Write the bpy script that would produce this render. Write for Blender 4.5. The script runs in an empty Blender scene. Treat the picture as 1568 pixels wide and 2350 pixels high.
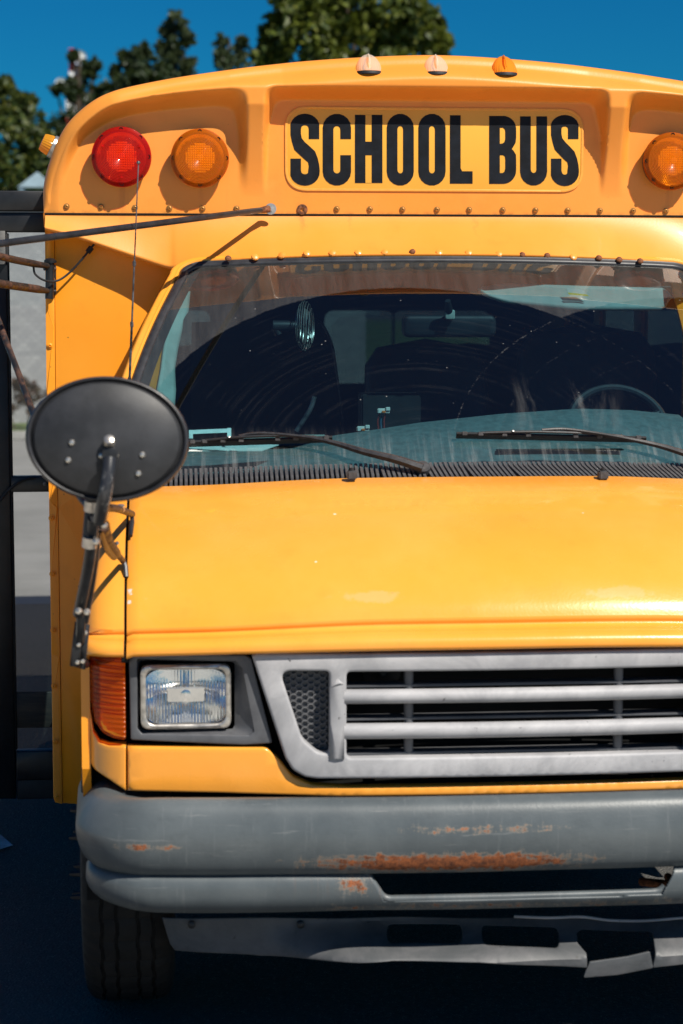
import bpy, bmesh, math, random
from math import sin, cos, tan, pi, sqrt, radians as R, exp
from mathutils import Vector, Matrix, noise
random.seed(7)
SC = bpy.context.scene
COL = SC.collection

# ---------------------------------------------------------------- camera
CX, CY, CZ = -0.78, -4.25, 1.73
YAW, PIT, FPX = R(4.92), R(6.0), 4530.0
cd = bpy.data.cameras.new("camera"); cam = bpy.data.objects.new("camera", cd); COL.objects.link(cam)
cam.location = (CX, CY, CZ); cam.rotation_euler = (R(90) - PIT, 0, -YAW)
cd.sensor_fit = 'VERTICAL'; cd.sensor_height = 36; cd.sensor_width = 24; cd.lens = FPX / 2350 * 36
cd.clip_start = .05; cd.clip_end = 6000
cd.dof.use_dof = True; cd.dof.focus_distance = 5.75; cd.dof.aperture_fstop = 4.0
SC.camera = cam
SC.render.resolution_x = 683; SC.render.resolution_y = 1024
# ---------------------------------------------------------------- light
SUN_EL, SUN_AZ = R(48), R(38)
SD = Vector((sin(SUN_AZ) * cos(SUN_EL), -cos(SUN_AZ) * cos(SUN_EL), sin(SUN_EL)))
w = bpy.data.worlds.new("World"); SC.world = w; w.use_nodes = True
nt = w.node_tree; nt.nodes.clear()
sky = nt.nodes.new('ShaderNodeTexSky'); sky.sky_type = 'NISHITA'; sky.sun_disc = False
sky.sun_elevation = SUN_EL; sky.sun_rotation = R(180) - SUN_AZ
sky.air_density = 1.0; sky.dust_density = 0.2; sky.ozone_density = 2.5; sky.altitude = 300
hs = nt.nodes.new('ShaderNodeHueSaturation'); hs.inputs['Hue'].default_value = .485; hs.inputs['Saturation'].default_value = 1.35; hs.inputs['Value'].default_value = 1.0
bg = nt.nodes.new('ShaderNodeBackground'); bg.inputs['Strength'].default_value = 0.05
out = nt.nodes.new('ShaderNodeOutputWorld')
gm = nt.nodes.new('ShaderNodeMix'); gm.data_type = 'RGBA'; gm.blend_type = 'MULTIPLY'; gm.inputs[0].default_value = 1
gm.inputs[7].default_value = (.05, .55, .90, 1)
nt.links.new(sky.outputs[0], hs.inputs['Color']); nt.links.new(hs.outputs[0], gm.inputs[6])
nt.links.new(gm.outputs[2], bg.inputs['Color']); nt.links.new(bg.outputs[0], out.inputs[0])
sl = bpy.data.lights.new("sun", 'SUN'); sl.energy = 5.0; sl.angle = R(.53); sl.color = (1, .94, .84)
so = bpy.data.objects.new("sun", sl); COL.objects.link(so); so.rotation_euler = SD.to_track_quat('Z', 'Y').to_euler()
SC.view_settings.view_transform = 'Standard'; SC.view_settings.look = 'None'
SC.view_settings.exposure = 0.35; SC.view_settings.gamma = 1; SC.view_settings.use_curve_mapping = False
SC.render.engine = 'CYCLES'
SC.cycles.transparent_max_bounces = 24; SC.cycles.max_bounces = 10

# ---------------------------------------------------------------- measuring: photo point -> place at a known depth
_f = Vector((sin(YAW) * cos(PIT), cos(YAW) * cos(PIT), -sin(PIT))); _r = Vector((cos(YAW), -sin(YAW), 0)); _u = _r.cross(_f)
def ray(px, py): return _f + _r * ((px - 784) / FPX) - _u * ((py - 1175) / FPX)
def W(px, py, Y):
    d = ray(px, py); t = (Y - CY) / d.y
    return CX + t * d.x, CZ + t * d.z
def P(px, py, Y):
    x, z = W(px, py, Y); return Vector((x, Y, z))
def G(px, py, z=0.):
    d = ray(px, py); t = (z - CZ) / d.z
    return Vector((CX + t * d.x, CY + t * d.y, z))
def S(px, py, fn):
    Y = .2
    for _ in range(60):
        x, z = W(px, py, Y); Y += .35 * (fn(x, z) - Y)
    return x, z
def sm(a, b, x):
    t = max(0., min(1., (x - a) / (b - a))); return t * t * (3 - 2 * t)
def lerp(a, b, t): return a + (b - a) * t
def itp(tab, x):
    if x <= tab[0][0]: return tab[0][1]
    for (a, b), (c, d) in zip(tab, tab[1:]):
        if x <= c: return lerp(b, d, (x - a) / (c - a))
    return tab[-1][1]
def crom(pts, n):
    """smooth curve through points (tuples/Vectors), n samples per span"""
    pts = [Vector(p) for p in pts]; o = []
    for i in range(len(pts) - 1):
        p0 = pts[max(i - 1, 0)]; p1 = pts[i]; p2 = pts[i + 1]; p3 = pts[min(i + 2, len(pts) - 1)]
        for k in range(n):
            t = k / n
            o.append(.5 * ((2 * p1) + (-p0 + p2) * t + (2 * p0 - 5 * p1 + 4 * p2 - p3) * t * t + (-p0 + 3 * p1 - 3 * p2 + p3) * t ** 3))
    o.append(pts[-1]); return o
def rpoly(pts, r, n=5):
    """fillet the corners of a polygon; r number or list"""
    o = []; L = len(pts)
    for i in range(L):
        a = Vector(pts[i - 1]); b = Vector(pts[i]); c = Vector(pts[(i + 1) % L]); rr = r[i] if isinstance(r, (list, tuple)) else r
        if rr <= 0: o.append(tuple(b)); continue
        u = (a - b); v = (c - b); lu, lv = u.length, v.length; u /= lu; v /= lv
        ang = u.angle(v); d = min(rr / max(tan(ang / 2), .05), lu * .48, lv * .48)
        p, q = b + u * d, b + v * d
        for k in range(n + 1):
            t = k / n; o.append(tuple(p.lerp(b, t).lerp(b.lerp(q, t), t)))
    return o
def rbox(x0, z0, x1, z1, r, n=5): return rpoly([(x0, z0), (x1, z0), (x1, z1), (x0, z1)], r, n)
def pbox(a, b, c, d, fn, r, n=5):
    x0, z1 = S(a, b, fn); x1, z0 = S(c, d, fn); return rbox(x0, z0, x1, z1, r, n)

# ---------------------------------------------------------------- materials
MATS = {}
class NT:
    def __init__(s, name):
        s.m = bpy.data.materials.new(name); s.m.use_nodes = True; s.t = s.m.node_tree; s.t.nodes.clear()
        s.o = s.n('ShaderNodeOutputMaterial'); MATS[name] = s.m
    def n(s, ty, **k):
        x = s.t.nodes.new(ty)
        for a, b in k.items(): setattr(x, a, b)
        return x
    def l(s, a, b): s.t.links.new(a, b)
    def val(s, sock, v):
        if hasattr(v, 'is_output') or isinstance(v, bpy.types.NodeSocket): s.l(v, sock)
        else: sock.default_value = v
    def obj(s): return s.n('ShaderNodeTexCoord').outputs['Object']
    def map(s, v, sc=(1, 1, 1), loc=(0, 0, 0)):
        m = s.n('ShaderNodeMapping'); s.l(v, m.inputs[0]); m.inputs['Scale'].default_value = sc; m.inputs['Location'].default_value = loc; return m.outputs[0]
    def noise(s, scale, detail=4, rough=.55, vec=None, dist=0):
        x = s.n('ShaderNodeTexNoise'); x.inputs['Scale'].default_value = scale; x.inputs['Detail'].default_value = detail
        x.inputs['Roughness'].default_value = rough; x.inputs['Distortion'].default_value = dist
        s.l(vec if vec is not None else s.obj(), x.inputs['Vector']); return x.outputs[0]
    def ramp(s, v, a, b, c0=0., c1=1.):
        x = s.n('ShaderNodeMapRange', interpolation_type='SMOOTHSTEP'); s.val(x.inputs[0], v)
        x.inputs[1].default_value = a; x.inputs[2].default_value = b; x.inputs[3].default_value = c0; x.inputs[4].default_value = c1; return x.outputs[0]
    def m_(s, op, a, b=0., c=0.):
        x = s.n('ShaderNodeMath', operation=op); s.val(x.inputs[0], a); s.val(x.inputs[1], b)
        if op in ('MULTIPLY_ADD',): s.val(x.inputs[2], c)
        return x.outputs[0]
    def mix(s, f, a, b, mode='MIX'):
        x = s.n('ShaderNodeMix', data_type='RGBA', blend_type=mode); s.val(x.inputs[0], f)
        for k, v in ((6, a), (7, b)):
            if isinstance(v, tuple): v = v if len(v) == 4 else (*v, 1)
            s.val(x.inputs[k], v)
        return x.outputs[2]
    def pr(s, color, rough=.5, metal=0., bump=None, bstr=.2, bdist=.002, coat=0., trans=0., ior=1.45, spec=.5, alpha=1.):
        p = s.n('ShaderNodeBsdfPrincipled')
        if isinstance(color, tuple): color = (*color[:3], 1)
        s.val(p.inputs['Base Color'], color); s.val(p.inputs['Roughness'], rough); s.val(p.inputs['Metallic'], metal)
        p.inputs['Coat Weight'].default_value = coat; p.inputs['Coat Roughness'].default_value = .06
        p.inputs['IOR'].default_value = ior; s.val(p.inputs['Specular IOR Level'], spec)
        if bump is not None:
            b = s.n('ShaderNodeBump'); b.inputs['Strength'].default_value = bstr; b.inputs['Distance'].default_value = bdist
            s.l(bump, b.inputs['Height']); s.l(b.outputs[0], p.inputs['Normal'])
        return p.outputs[0]
    def end(s, sh): s.l(sh, s.o.inputs[0]); return s.m
    def shmix(s, f, a, b):
        x = s.n('ShaderNodeMixShader'); s.val(x.inputs[0], f); s.l(a, x.inputs[1]); s.l(b, x.inputs[2]); return x.outputs[0]
    def sep(s, v=None):
        x = s.n('ShaderNodeSeparateXYZ'); s.l(v if v is not None else s.obj(), x.inputs[0]); return x.outputs

def runs(t, base):
    o = t.obj(); x, y, z = t.sep(o); nz = t.m_('MULTIPLY', t.m_('SUBTRACT', t.noise(1, 4, .7, t.map(o, (40, 40, 5))), .5), .05)
    for (cx_, wd_, zt_, zb_, am) in ((-.915, .016, 2.08, 1.88, .30), (-.690, .012, 2.08, 1.99, .18), (-.393, .014, 2.01, 1.92, .45), (.70, .014, 2.08, 1.98, .2), (-.25, .008, 2.0, 1.93, .2), (.12, .010, 2.0, 1.90, .2)):
        d = t.m_('ABSOLUTE', t.m_('ADD', t.m_('SUBTRACT', x, cx_), nz))
        m = t.m_('MULTIPLY', t.ramp(d, 0, wd_, 1, 0), t.m_('MULTIPLY', t.ramp(z, zt_ - .01, zt_, 1, 0), t.ramp(z, zb_, zt_ - .02)))
        base = t.mix(t.m_('MULTIPLY', m, am), base, (.42, .11, .02))
    g = t.ramp(t.m_('ABSOLUTE', t.m_('SUBTRACT', z, 1.996)), .0, .012, 1, 0)
    base = t.mix(t.m_('MULTIPLY', t.m_('MULTIPLY', g, t.ramp(t.noise(30, 4, .7), .4, .65)), .55), base, (.35, .13, .02))
    return base
def wear_and_glare(t, base):
    o = t.obj(); x, y, z = t.sep(o); w = t.noise(7, 6, .75)
    for (cx_, cz_, rx, rz) in ((-.345, 1.068, .115, .022), (.22, 1.07, .15, .03)):  # left: worn paint; right: worn paint with the sun glare coloured in
        a = t.m_('DIVIDE', t.m_('SUBTRACT', x, cx_), rx); b = t.m_('DIVIDE', t.m_('SUBTRACT', z, cz_), rz)
        d = t.m_('ADD', t.m_('SQRT', t.m_('ADD', t.m_('MULTIPLY', a, a), t.m_('MULTIPLY', b, b))), t.m_('MULTIPLY', w, 2.4))
        base = t.mix(t.m_('MULTIPLY', t.ramp(d, 1.55, 1.80, 1, 0), .30), base, (.86, .46, .25))
    for (cx_, cz_, rx, rz) in ((-.878, 1.075, .010, .010), (-.880, 1.052, .009, .008)):
        a = t.m_('DIVIDE', t.m_('SUBTRACT', x, cx_), rx); b = t.m_('DIVIDE', t.m_('SUBTRACT', z, cz_), rz)
        d = t.m_('ADD', t.m_('SQRT', t.m_('ADD', t.m_('MULTIPLY', a, a), t.m_('MULTIPLY', b, b))), t.m_('MULTIPLY', t.noise(90, 5, .8), 3.4))
        base = t.mix(t.ramp(d, 2.15, 2.25, 1, 0), base, (.75, .66, .55))
    v = t.n('ShaderNodeTexVoronoi', feature='F1'); v.inputs['Scale'].default_value = 9; t.l(o, v.inputs['Vector'])
    return t.mix(t.m_('MULTIPLY', t.ramp(v.outputs['Distance'], .02, .045, 1, 0), t.ramp(t.noise(3, 2), .5, .55)), base, (.85, .78, .66))
def paint(name, col, rough, coat, fade, chips=.35, dirt=.35):
    hoodlike = name == 'yellow_hood'
    t = NT(name)
    n1 = t.noise(1.7, 5, .6); n2 = t.noise(9, 6, .65)
    base = t.mix(t.ramp(n1, .35, .68), tuple(c for c in col), fade)
    base = t.mix(t.m_('MULTIPLY', t.ramp(n2, .52, .8), .30), base, tuple(c * .72 for c in col))
    # grime speckles and vertical stains
    st = t.noise(1, 6, .7, t.map(t.obj(), (38, 38, 2.2)))
    base = t.mix(t.m_('MULTIPLY', t.ramp(st, .60, .80), dirt), base, (.33, .15, .03))
    v = t.n('ShaderNodeTexVoronoi', feature='F1'); v.inputs['Scale'].default_value = 30; t.l(t.obj(), v.inputs['Vector'])
    sp = t.ramp(v.outputs['Distance'], .035, .065, 1, 0)
    gate = t.ramp(t.noise(6, 2), .56, .62)
    base = t.mix(t.m_('MULTIPLY', t.m_('MULTIPLY', sp, gate), chips * 2), base, (.09, .04, .015))
    if hoodlike: base = wear_and_glare(t, base)
    if name == 'yellow_cap': base = runs(t, base)
    rg = t.m_('ADD', t.m_('MULTIPLY', t.noise(7, 5), .22), rough - .11)
    bp = t.m_('ADD', t.m_('MULTIPLY', t.noise(2.2, 2), 5.), t.noise(160, 2))
    return t.end(t.pr(base, rg, 0, bp, .10, .002, coat))
paint('yellow_paint', (.84, .305, .012), .30, .35, (.86, .33, .022))
paint('yellow_hood', (.87, .335, .034), .26, .5, (.89, .375, .058), .15, .1)
paint('yellow_cap', (.80, .275, .032), .40, .12, (.83, .31, .050), .1, .16)
paint('yellow_panel', (.86, .30, .010), .45, .1, (.88, .33, .016), .9, .2)

def simple(name, col, rough=.5, metal=0., ns=0., nscale=20, bump=.15, coat=0., spec=.5):
    t = NT(name); n = t.noise(nscale, 5, .6)
    c = t.mix(t.ramp(n, .3, .7), tuple(x * (1 - ns) for x in col), tuple(min(1, x * (1 + ns)) for x in col))
    r = t.m_('ADD', t.m_('MULTIPLY', t.noise(nscale * .6, 4), .25), rough - .12)
    return t.end(t.pr(c, r, metal, t.noise(nscale * 8, 3), bump, .001, coat, spec=spec))
simple('black_rubber', (.013, .014, .016), .6, 0, .3)
simple('dark_frame', (.012, .013, .015), .38, 0, .4, 12)
simple('black_satin', (.018, .019, .022), .42, 0, .35, 30)
simple('gasket_rubber', (.02, .021, .025), .42, 0, .3, 40)
simple('arm_black', (.030, .030, .033), .38, 0, .35, 60)
simple('cowl_plastic', (.060, .058, .060), .55, 0, .35, 60)
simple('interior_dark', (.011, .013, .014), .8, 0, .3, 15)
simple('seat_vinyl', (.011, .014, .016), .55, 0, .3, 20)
simple('mint_trim', (.34, .40, .36), .6, 0, .08, 30)
simple('dash_top', (.13, .165, .165), .65, 0, .2, 50)
simple('mirror_shell', (.022, .023, .026), .5, 0, .35, 14, .1)
simple('zinc', (.50, .47, .43), .36, .8, .25, 60)
simple('bolt_pale', (.62, .57, .50), .3, .85, .2, 80)
simple('chrome', (.75, .76, .78), .16, 1, .05, 30, .03)
simple('brass_screw', (.42, .20, .05), .42, .6, .35, 120)
simple('worn_steel', (.10, .10, .105), .42, .5, .9, 25)
simple('rust', (.16, .06, .025), .85, .1, .7, 90, .6)
simple('tyre_rubber', (.007, .007, .007), .75, 0, .3, 30)
simple('bulb_amber', (.9, .5, .15), .2)
simple('letter_black', (.004, .006, .010), .6, 0, .5, 25, spec=.25)
simple('paper', (.62, .68, .64), .8, 0, .1, 30)
simple('plug_white', (.75, .74, .68), .45)
simple('wire_red', (.35, .05, .04), .5); simple('wire_blue', (.05, .16, .25), .5); simple('plug_orange', (.8, .22, .05), .5)
simple('lens_clear', (.8, .78, .7), .2)
simple('white_line', (.55, .55, .53), .8, 0, .3, 18)
simple('kerb_concrete', (.32, .31, .29), .9, 0, .2, 10)
simple('roof_metal', (.22, .30, .34), .5, .2, .1, 6)
simple('bark', (.07, .05, .035), .9, 0, .4, 10, .5)
simple('mast_white', (.75, .75, .75), .6); simple('mast_red', (.5, .05, .04), .6)
simple('warn_yellow', (.8, .62, .05), .5)
simple('radiator', (.015, .015, .016), .5, .3, .4, 60)
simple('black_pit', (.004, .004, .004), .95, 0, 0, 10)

# rusty tube (mirror arm)
t = NT('rusty_tube'); n = t.noise(22, 6, .7); f = t.ramp(n, .45, .62)
t.end(t.pr(t.mix(f, (.022, .020, .020), (.10, .045, .028)), t.ramp(n, .4, .6, .38, .75), .2, t.noise(120, 4), .3, .001))
# scratched black tube: worn patches down to metal
t = NT('worn_black_tube'); n = t.noise(30, 7, .75, t.map(t.obj(), (1, 1, .5))); f = t.ramp(n, .55, .66)
t.end(t.pr(t.mix(f, (.022, .023, .027), (.30, .29, .28)), .36, t.m_('MULTIPLY', f, .6), t.noise(100), .2, .001))

# grey bumper, with rust
t = NT('bumper_grey'); o = t.obj(); x, y, z = t.sep(o)
n = t.noise(5, 5, .6); base = t.mix(t.ramp(n, .3, .72), (.068, .082, .090), (.104, .120, .127))
stv = t.noise(1, 5, .7, t.map(o, (60, 20, 4)))
base = t.mix(t.m_('MULTIPLY', t.ramp(stv, .55, .8), .35), base, (.24, .25, .25))
dk = t.noise(1, 6, .75, t.map(o, (12, 12, 22))); base = t.mix(t.m_('MULTIPLY', t.ramp(dk, .50, .72), .35), base, (.055, .065, .07))
scr = t.noise(1, 6, .7, t.map(o, (5, 5, 90)))
base = t.mix(t.m_('MULTIPLY', t.ramp(scr, .60, .70), .25), base, (.34, .34, .33))
def band(t, z, x, zc, zw, x0, x1, xs):
    bz = t.m_('ABSOLUTE', t.m_('SUBTRACT', z, zc)); bz = t.ramp(bz, 0, zw, 1, 0)
    return t.m_('MULTIPLY', bz, t.m_('MULTIPLY', t.ramp(x, x0 - xs, x0 + xs), t.ramp(x, x1 - xs, x1 + xs, 1, 0)))
rn = t.m_('ADD', t.m_('MULTIPLY', t.noise(1, 8, .78, t.map(o, (26, 26, 75))), .62), t.m_('MULTIPLY', t.noise(1, 5, .7, t.map(o, (75, 40, 14))), .38))
r1 = t.m_('MULTIPLY', band(t, z, x, .494, .050, -.52, .16, .26), 1.0)
run = t.m_('MULTIPLY', band(t, z, x, .46, .07, -.46, -.05, .2), t.ramp(t.noise(1, 4, .7, t.map(o, (70, 20, 3))), .5, .7))
r2 = t.m_('MULTIPLY', band(t, z, x, .571, .030, -.32, .12, .12), .60)
r3 = t.m_('MULTIPLY', band(t, z, x, .535, .024, -.93, -.76, .06), .70)
r4 = t.m_('MULTIPLY', band(t, z, x, .385, .030, -.50, .40, .08), .55)
r5 = t.m_('MULTIPLY', band(t, z, x, .44, .06, -.43, -.34, .03), .75)
rr = t.m_('MAXIMUM', t.m_('MAXIMUM', t.m_('MAXIMUM', r1, r2), t.m_('MAXIMUM', r3, r4)), r5)
rm = t.ramp(t.m_('ADD', t.m_('MULTIPLY', rr, .40), rn), .745, .83)
halo = t.ramp(t.m_('ADD', t.m_('MULTIPLY', rr, .40), rn), .69, .78)
base = t.mix(t.m_('MULTIPLY', halo, .55), base, (.30, .25, .19))
base = t.mix(t.m_('MULTIPLY', run, .45), base, (.20, .10, .05))
base = t.mix(rm, base, t.mix(t.ramp(t.noise(60, 6, .8), .35, .65), (.10, .035, .018), (.36, .11, .035)))
ms = t.m_('SUBTRACT', 1., rm)
t.end(t.pr(base, t.ramp(rm, 0, 1, .40, .85), 0, t.m_('ADD', t.noise(150, 3), t.m_('MULTIPLY', rm, 2.)), .2, .0012))
# grey trim plastic (grille, bezel)
def plastic(name, a, b, r, streak=.35):
    t = NT(name); n = t.noise(4.5, 7, .72, dist=.6)
    c = t.mix(t.ramp(n, .34, .66), a, b)
    s2 = t.noise(1, 6, .75, t.map(t.obj(), (9, 9, 38)))
    c = t.mix(t.m_('MULTIPLY', t.ramp(s2, .56, .76), streak), c, tuple(q * .5 for q in a))
    c = t.mix(t.m_('MULTIPLY', t.ramp(t.noise(55, 3), .70, .74), .8), c, (.05, .05, .05))
    return t.end(t.pr(c, r, 0, t.noise(180, 3), .2, .0008))
plastic('grille_plastic', (.30, .30, .312), (.44, .435, .445), .55)
plastic('bezel_plastic', (.07, .072, .08), (.11, .113, .122), .42, .15)
plastic('valance_plastic', (.062, .067, .072), (.115, .115, .12), .5, .5)
plastic('honeycomb_plastic', (.085, .088, .095), (.14, .14, .15), .5, .1)

# tinted lens materials: real coloured plastic, part see-through
def lens(name, tint, body, k=.45, rough=.14):
    t = NT(name)
    tr = t.n('ShaderNodeBsdfTransparent'); tr.inputs[0].default_value = (*tint, 1)
    tl = t.n('ShaderNodeBsdfTranslucent'); tl.inputs[0].default_value = (*body, 1)
    p = t.pr(body, rough, 0, None, 0, 0, .35)
    return t.end(t.shmix(k, t.shmix(.25, p, tl.outputs[0]), tr.outputs[0]))
lens('lens_red', (1., .24, .05), (.80, .014, .012), .60, .30)
lens('lens_amber', (1., .52, .04), (.92, .20, .008), .60, .30)
lens('lens_marker', (1., .97, .86), (.88, .84, .74), .60, .2)
lens('lens_marker_amber', (1., .55, .05), (.92, .42, .03), .40, .2)
lens('lens_signal', (1., .38, .03), (.55, .10, .008), .6, .22)
t = NT('headlight_mirror'); hx, hy, hz = t.sep(); rb = t.m_('SINE', t.m_('MULTIPLY', hx, 900.)); t.end(t.pr((.88, .90, .92), .06, 1., t.m_('ADD', t.m_('MULTIPLY', t.noise(13, 1.5), 1.), t.m_('MULTIPLY', rb, .035)), .55, .010))
t = NT('lens_pattern'); ck = t.n('ShaderNodeTexBrick'); t.l(t.map(t.obj(), (1, 1, 1)), ck.inputs[0])
t.end(t.pr((.88, .86, .80), .25, 0))

# window glass (thin: what comes through is tinted, the rest mirrors)
def glass(name, tint, refl=1.5, dust=None):
    t = NT(name)
    tr = t.n('ShaderNodeBsdfTransparent'); tr.inputs[0].default_value = (*tint, 1)
    gl = t.n('ShaderNodeBsdfGlossy'); gl.inputs['Roughness'].default_value = 0.012; gl.inputs[0].default_value = (1, 1, 1, 1)
    fr = t.n('ShaderNodeFresnel'); fr.inputs[0].default_value = 1.5
    sh = t.shmix(t.m_('MINIMUM', t.m_('MULTIPLY', fr.outputs[0], refl), 1.), tr.outputs[0], gl.outputs[0])
    if dust:
        df = t.n('ShaderNodeBsdfDiffuse'); df.inputs[0].default_value = (.50, .49, .47, 1)
        sh = t.shmix(dust(t), sh, df.outputs[0])
    return t.end(sh)
glass('door_glass', (.86, .88, .88), 1.0, lambda t: t.ramp(t.noise(3, 5, .7), .4, .9, .01, .10))
glass('side_glass', (.12, .15, .15), 1.4)
PIV = [(-.125, 1.305, .765), (.66, 1.305, .72)]
def wdust_and_clouds(t):
    o = t.obj(); x, y, z = t.sep(o)
    masks = []; edges = []
    wob = t.m_('MULTIPLY', t.m_('SUBTRACT', t.noise(35, 4, .7), .5), .012)
    for (px, pz, rad) in PIV:
        dx = t.m_('SUBTRACT', x, px); dz = t.m_('MULTIPLY', t.m_('SUBTRACT', z, pz), 1.62)
        d = t.m_('SQRT', t.m_('ADD', t.m_('MULTIPLY', dx, dx), t.m_('MULTIPLY', dz, dz)))
        d = t.m_('ADD', d, wob)
        masks.append(t.ramp(d, rad - .004, rad + .004)); edges.append((d, rad))
    outm = t.m_('MULTIPLY', masks[0], masks[1])
    streak = t.noise(1, 6, .7, t.map(o, (26, 3, 3)))
    dustv = t.m_('MULTIPLY', outm, t.ramp(streak, .3, .75, .035, .075))
    # dried rings along the sweep
    tot = dustv
    brk = t.ramp(t.noise(60, 4, .8), .50, .62)
    for (d, rad), amp in zip(edges, (.04, .09)):
        e = t.ramp(t.m_('ABSOLUTE', t.m_('SUBTRACT', d, rad)), 0, .003, 1, 0)
        tot = t.m_('ADD', tot, t.m_('MULTIPLY', t.m_('MULTIPLY', e, brk), amp))
    d = edges[1][0]
    for rad, amp in ((.60, .022), (.47, .012)):
        e = t.ramp(t.m_('ABSOLUTE', t.m_('SUBTRACT', d, rad)), 0, .004, 1, 0)
        tot = t.m_('ADD', tot, t.m_('MULTIPLY', t.m_('MULTIPLY', e, brk), amp))
    wv = t.n('ShaderNodeTexNoise'); wv.inputs['Scale'].default_value = 55; wv.inputs['Detail'].default_value = 3
    cmb = t.n('ShaderNodeCombineXYZ'); t.l(edges[0][0], cmb.inputs[0]); t.l(cmb.outputs[0], wv.inputs['Vector'])
    tot = t.m_('ADD', tot, t.m_('MULTIPLY', t.m_('MULTIPLY', t.ramp(wv.outputs[0], .48, .72), t.ramp(t.noise(5, 5, .7), .42, .68)), .016))
    # drips and film low on the glass
    low = t.ramp(z, 1.335, 1.42, 1, 0)
    dr = t.noise(1, 5, .7, t.map(o, (70, 2, 4)))
    tot = t.m_('ADD', tot, t.m_('MULTIPLY', low, t.ramp(dr, .45, .75, .02, .20)))
    # pale wisps painting in the reflected clouds, then bird-mark spots
    wsp = t.noise(1, 6, .65, t.map(o, (9, 1.5, 3.2)), dist=1.2)
    win = t.m_('MULTIPLY', t.ramp(z, 1.36, 1.42), t.m_('MULTIPLY', t.ramp(z, 1.45, 1.56, 1, 0), t.m_('MULTIPLY', t.ramp(x, .08, .2), t.ramp(x, .33, .45, 1, 0))))
    tot = t.m_('ADD', tot, t.m_('MULTIPLY', win, t.ramp(wsp, .50, .78, 0, .18)))
    v = t.n('ShaderNodeTexVoronoi'); v.inputs['Scale'].default_value = 26; t.l(o, v.inputs['Vector'])
    tot = t.m_('ADD', tot, t.m_('MULTIPLY', t.ramp(v.outputs['Distance'], .03, .07, 1, 0), t.ramp(t.noise(9, 2), .5, .6, 0, .3)))
    return t.m_('ADD', tot, .004)
glass('windshield_glass', (.42, .64, .70), 1.55, wdust_and_clouds)
glass('headlight_glass', (.97, .98, .98), 1.3, lambda t: t.ramp(t.noise(8, 4), .4, .8, .01, .07))

# asphalt
t = NT('asphalt'); v = t.n('ShaderNodeTexVoronoi'); v.inputs['Scale'].default_value = 130; t.l(t.obj(), v.inputs['Vector'])
c = t.mix(t.ramp(t.noise(90, 4, .7), .3, .7), (.034, .034, .033), (.070, .068, .064))
c = t.mix(t.m_('MULTIPLY', t.ramp(v.outputs['Distance'], .05, .30, 1, 0), t.ramp(t.noise(45, 3), .42, .58)), c, (.36, .34, .30))
c = t.mix(t.ramp(t.noise(.35, 5), .35, .7, 0, .5), c, (.11, .107, .10))
t.end(t.pr(c, .85, 0, t.m_('ADD', v.outputs['Distance'], t.noise(60)), .6, .006))
t = NT('yard_paving'); c = t.mix(t.ramp(t.noise(.6, 6, .7), .3, .7), (.17, .168, .16), (.25, .245, .235))
t.end(t.pr(t.mix(t.ramp(t.noise(1, 5, .8, t.map(t.obj(), (.3, 6, 1))), .5, .7, 0, .3), c, (.12, .12, .12)), .9, 0, t.noise(30), .4, .01))
t = NT('bounce_concrete'); c = t.mix(t.ramp(t.noise(.8, 6, .7), .3, .7), (.42, .39, .33), (.52, .48, .41)); t.end(t.pr(c, .9, 0, t.noise(40), .3, .006))  # pale warm tone for the added bounce sheets
t = NT('grass'); c = t.mix(t.ramp(t.noise(2.5, 4), .3, .7), (.045, .085, .02), (.10, .13, .03)); t.end(t.pr(c, .8))
t = NT('wall_brick'); b = t.n('ShaderNodeTexBrick'); t.l(t.map(t.obj(), (1, 1, 1)), b.inputs[0])
mp = t.n('ShaderNodeMapping'); mp.inputs['Rotation'].default_value = (R(90), 0, 0); t.l(t.obj(), mp.inputs[0]); t.l(mp.outputs[0], b.inputs[0])
b.inputs['Color1'].default_value = (.40, .40, .40, 1); b.inputs['Color2'].default_value = (.31, .31, .32, 1); b.inputs['Mortar'].default_value = (.20, .20, .21, 1)
b.inputs['Scale'].default_value = 4.2; b.inputs['Mortar Size'].default_value = .02
t.end(t.pr(t.mix(t.ramp(t.noise(1, 5, .7, t.map(t.obj(), (1, 1, 9))), .35, .7, 0, .5), b.outputs[0], (.24, .24, .25)), .9, 0, b.outputs[1], -.6, .01))
def leafmat(name, a, b, c3, f3):
    t = NT(name); info = t.noise(2.3, 4, .7); rnd = t.noise(16, 2, .6)
    c = t.mix(t.ramp(info, .35, .65), a, b); c = t.mix(t.ramp(rnd, .60, .66, 0, f3), c, c3)
    p = t.pr(c, .5, 0); tl = t.n('ShaderNodeBsdfTranslucent'); t.l(t.mix(.5, c, (.14, .17, .02)), tl.inputs[0])
    return t.end(t.shmix(.25, p, tl.outputs[0]))
leafmat('leaf_maple', (.030, .055, .009), (.12, .145, .016), (.34, .28, .03), .55)
leafmat('leaf_dark', (.018, .036, .014), (.040, .060, .020), (.07, .085, .03), .4)
leafmat('leaf_flower', (.030, .055, .014), (.065, .090, .018), (.34, .30, .04), .9)
leafmat('leaf_poplar', (.035, .058, .026), (.075, .098, .042), (.09, .10, .045), .4)
leafmat('leaf_bush', (.05, .025, .02), (.09, .05, .035), (.06, .07, .02), .6)

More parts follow.
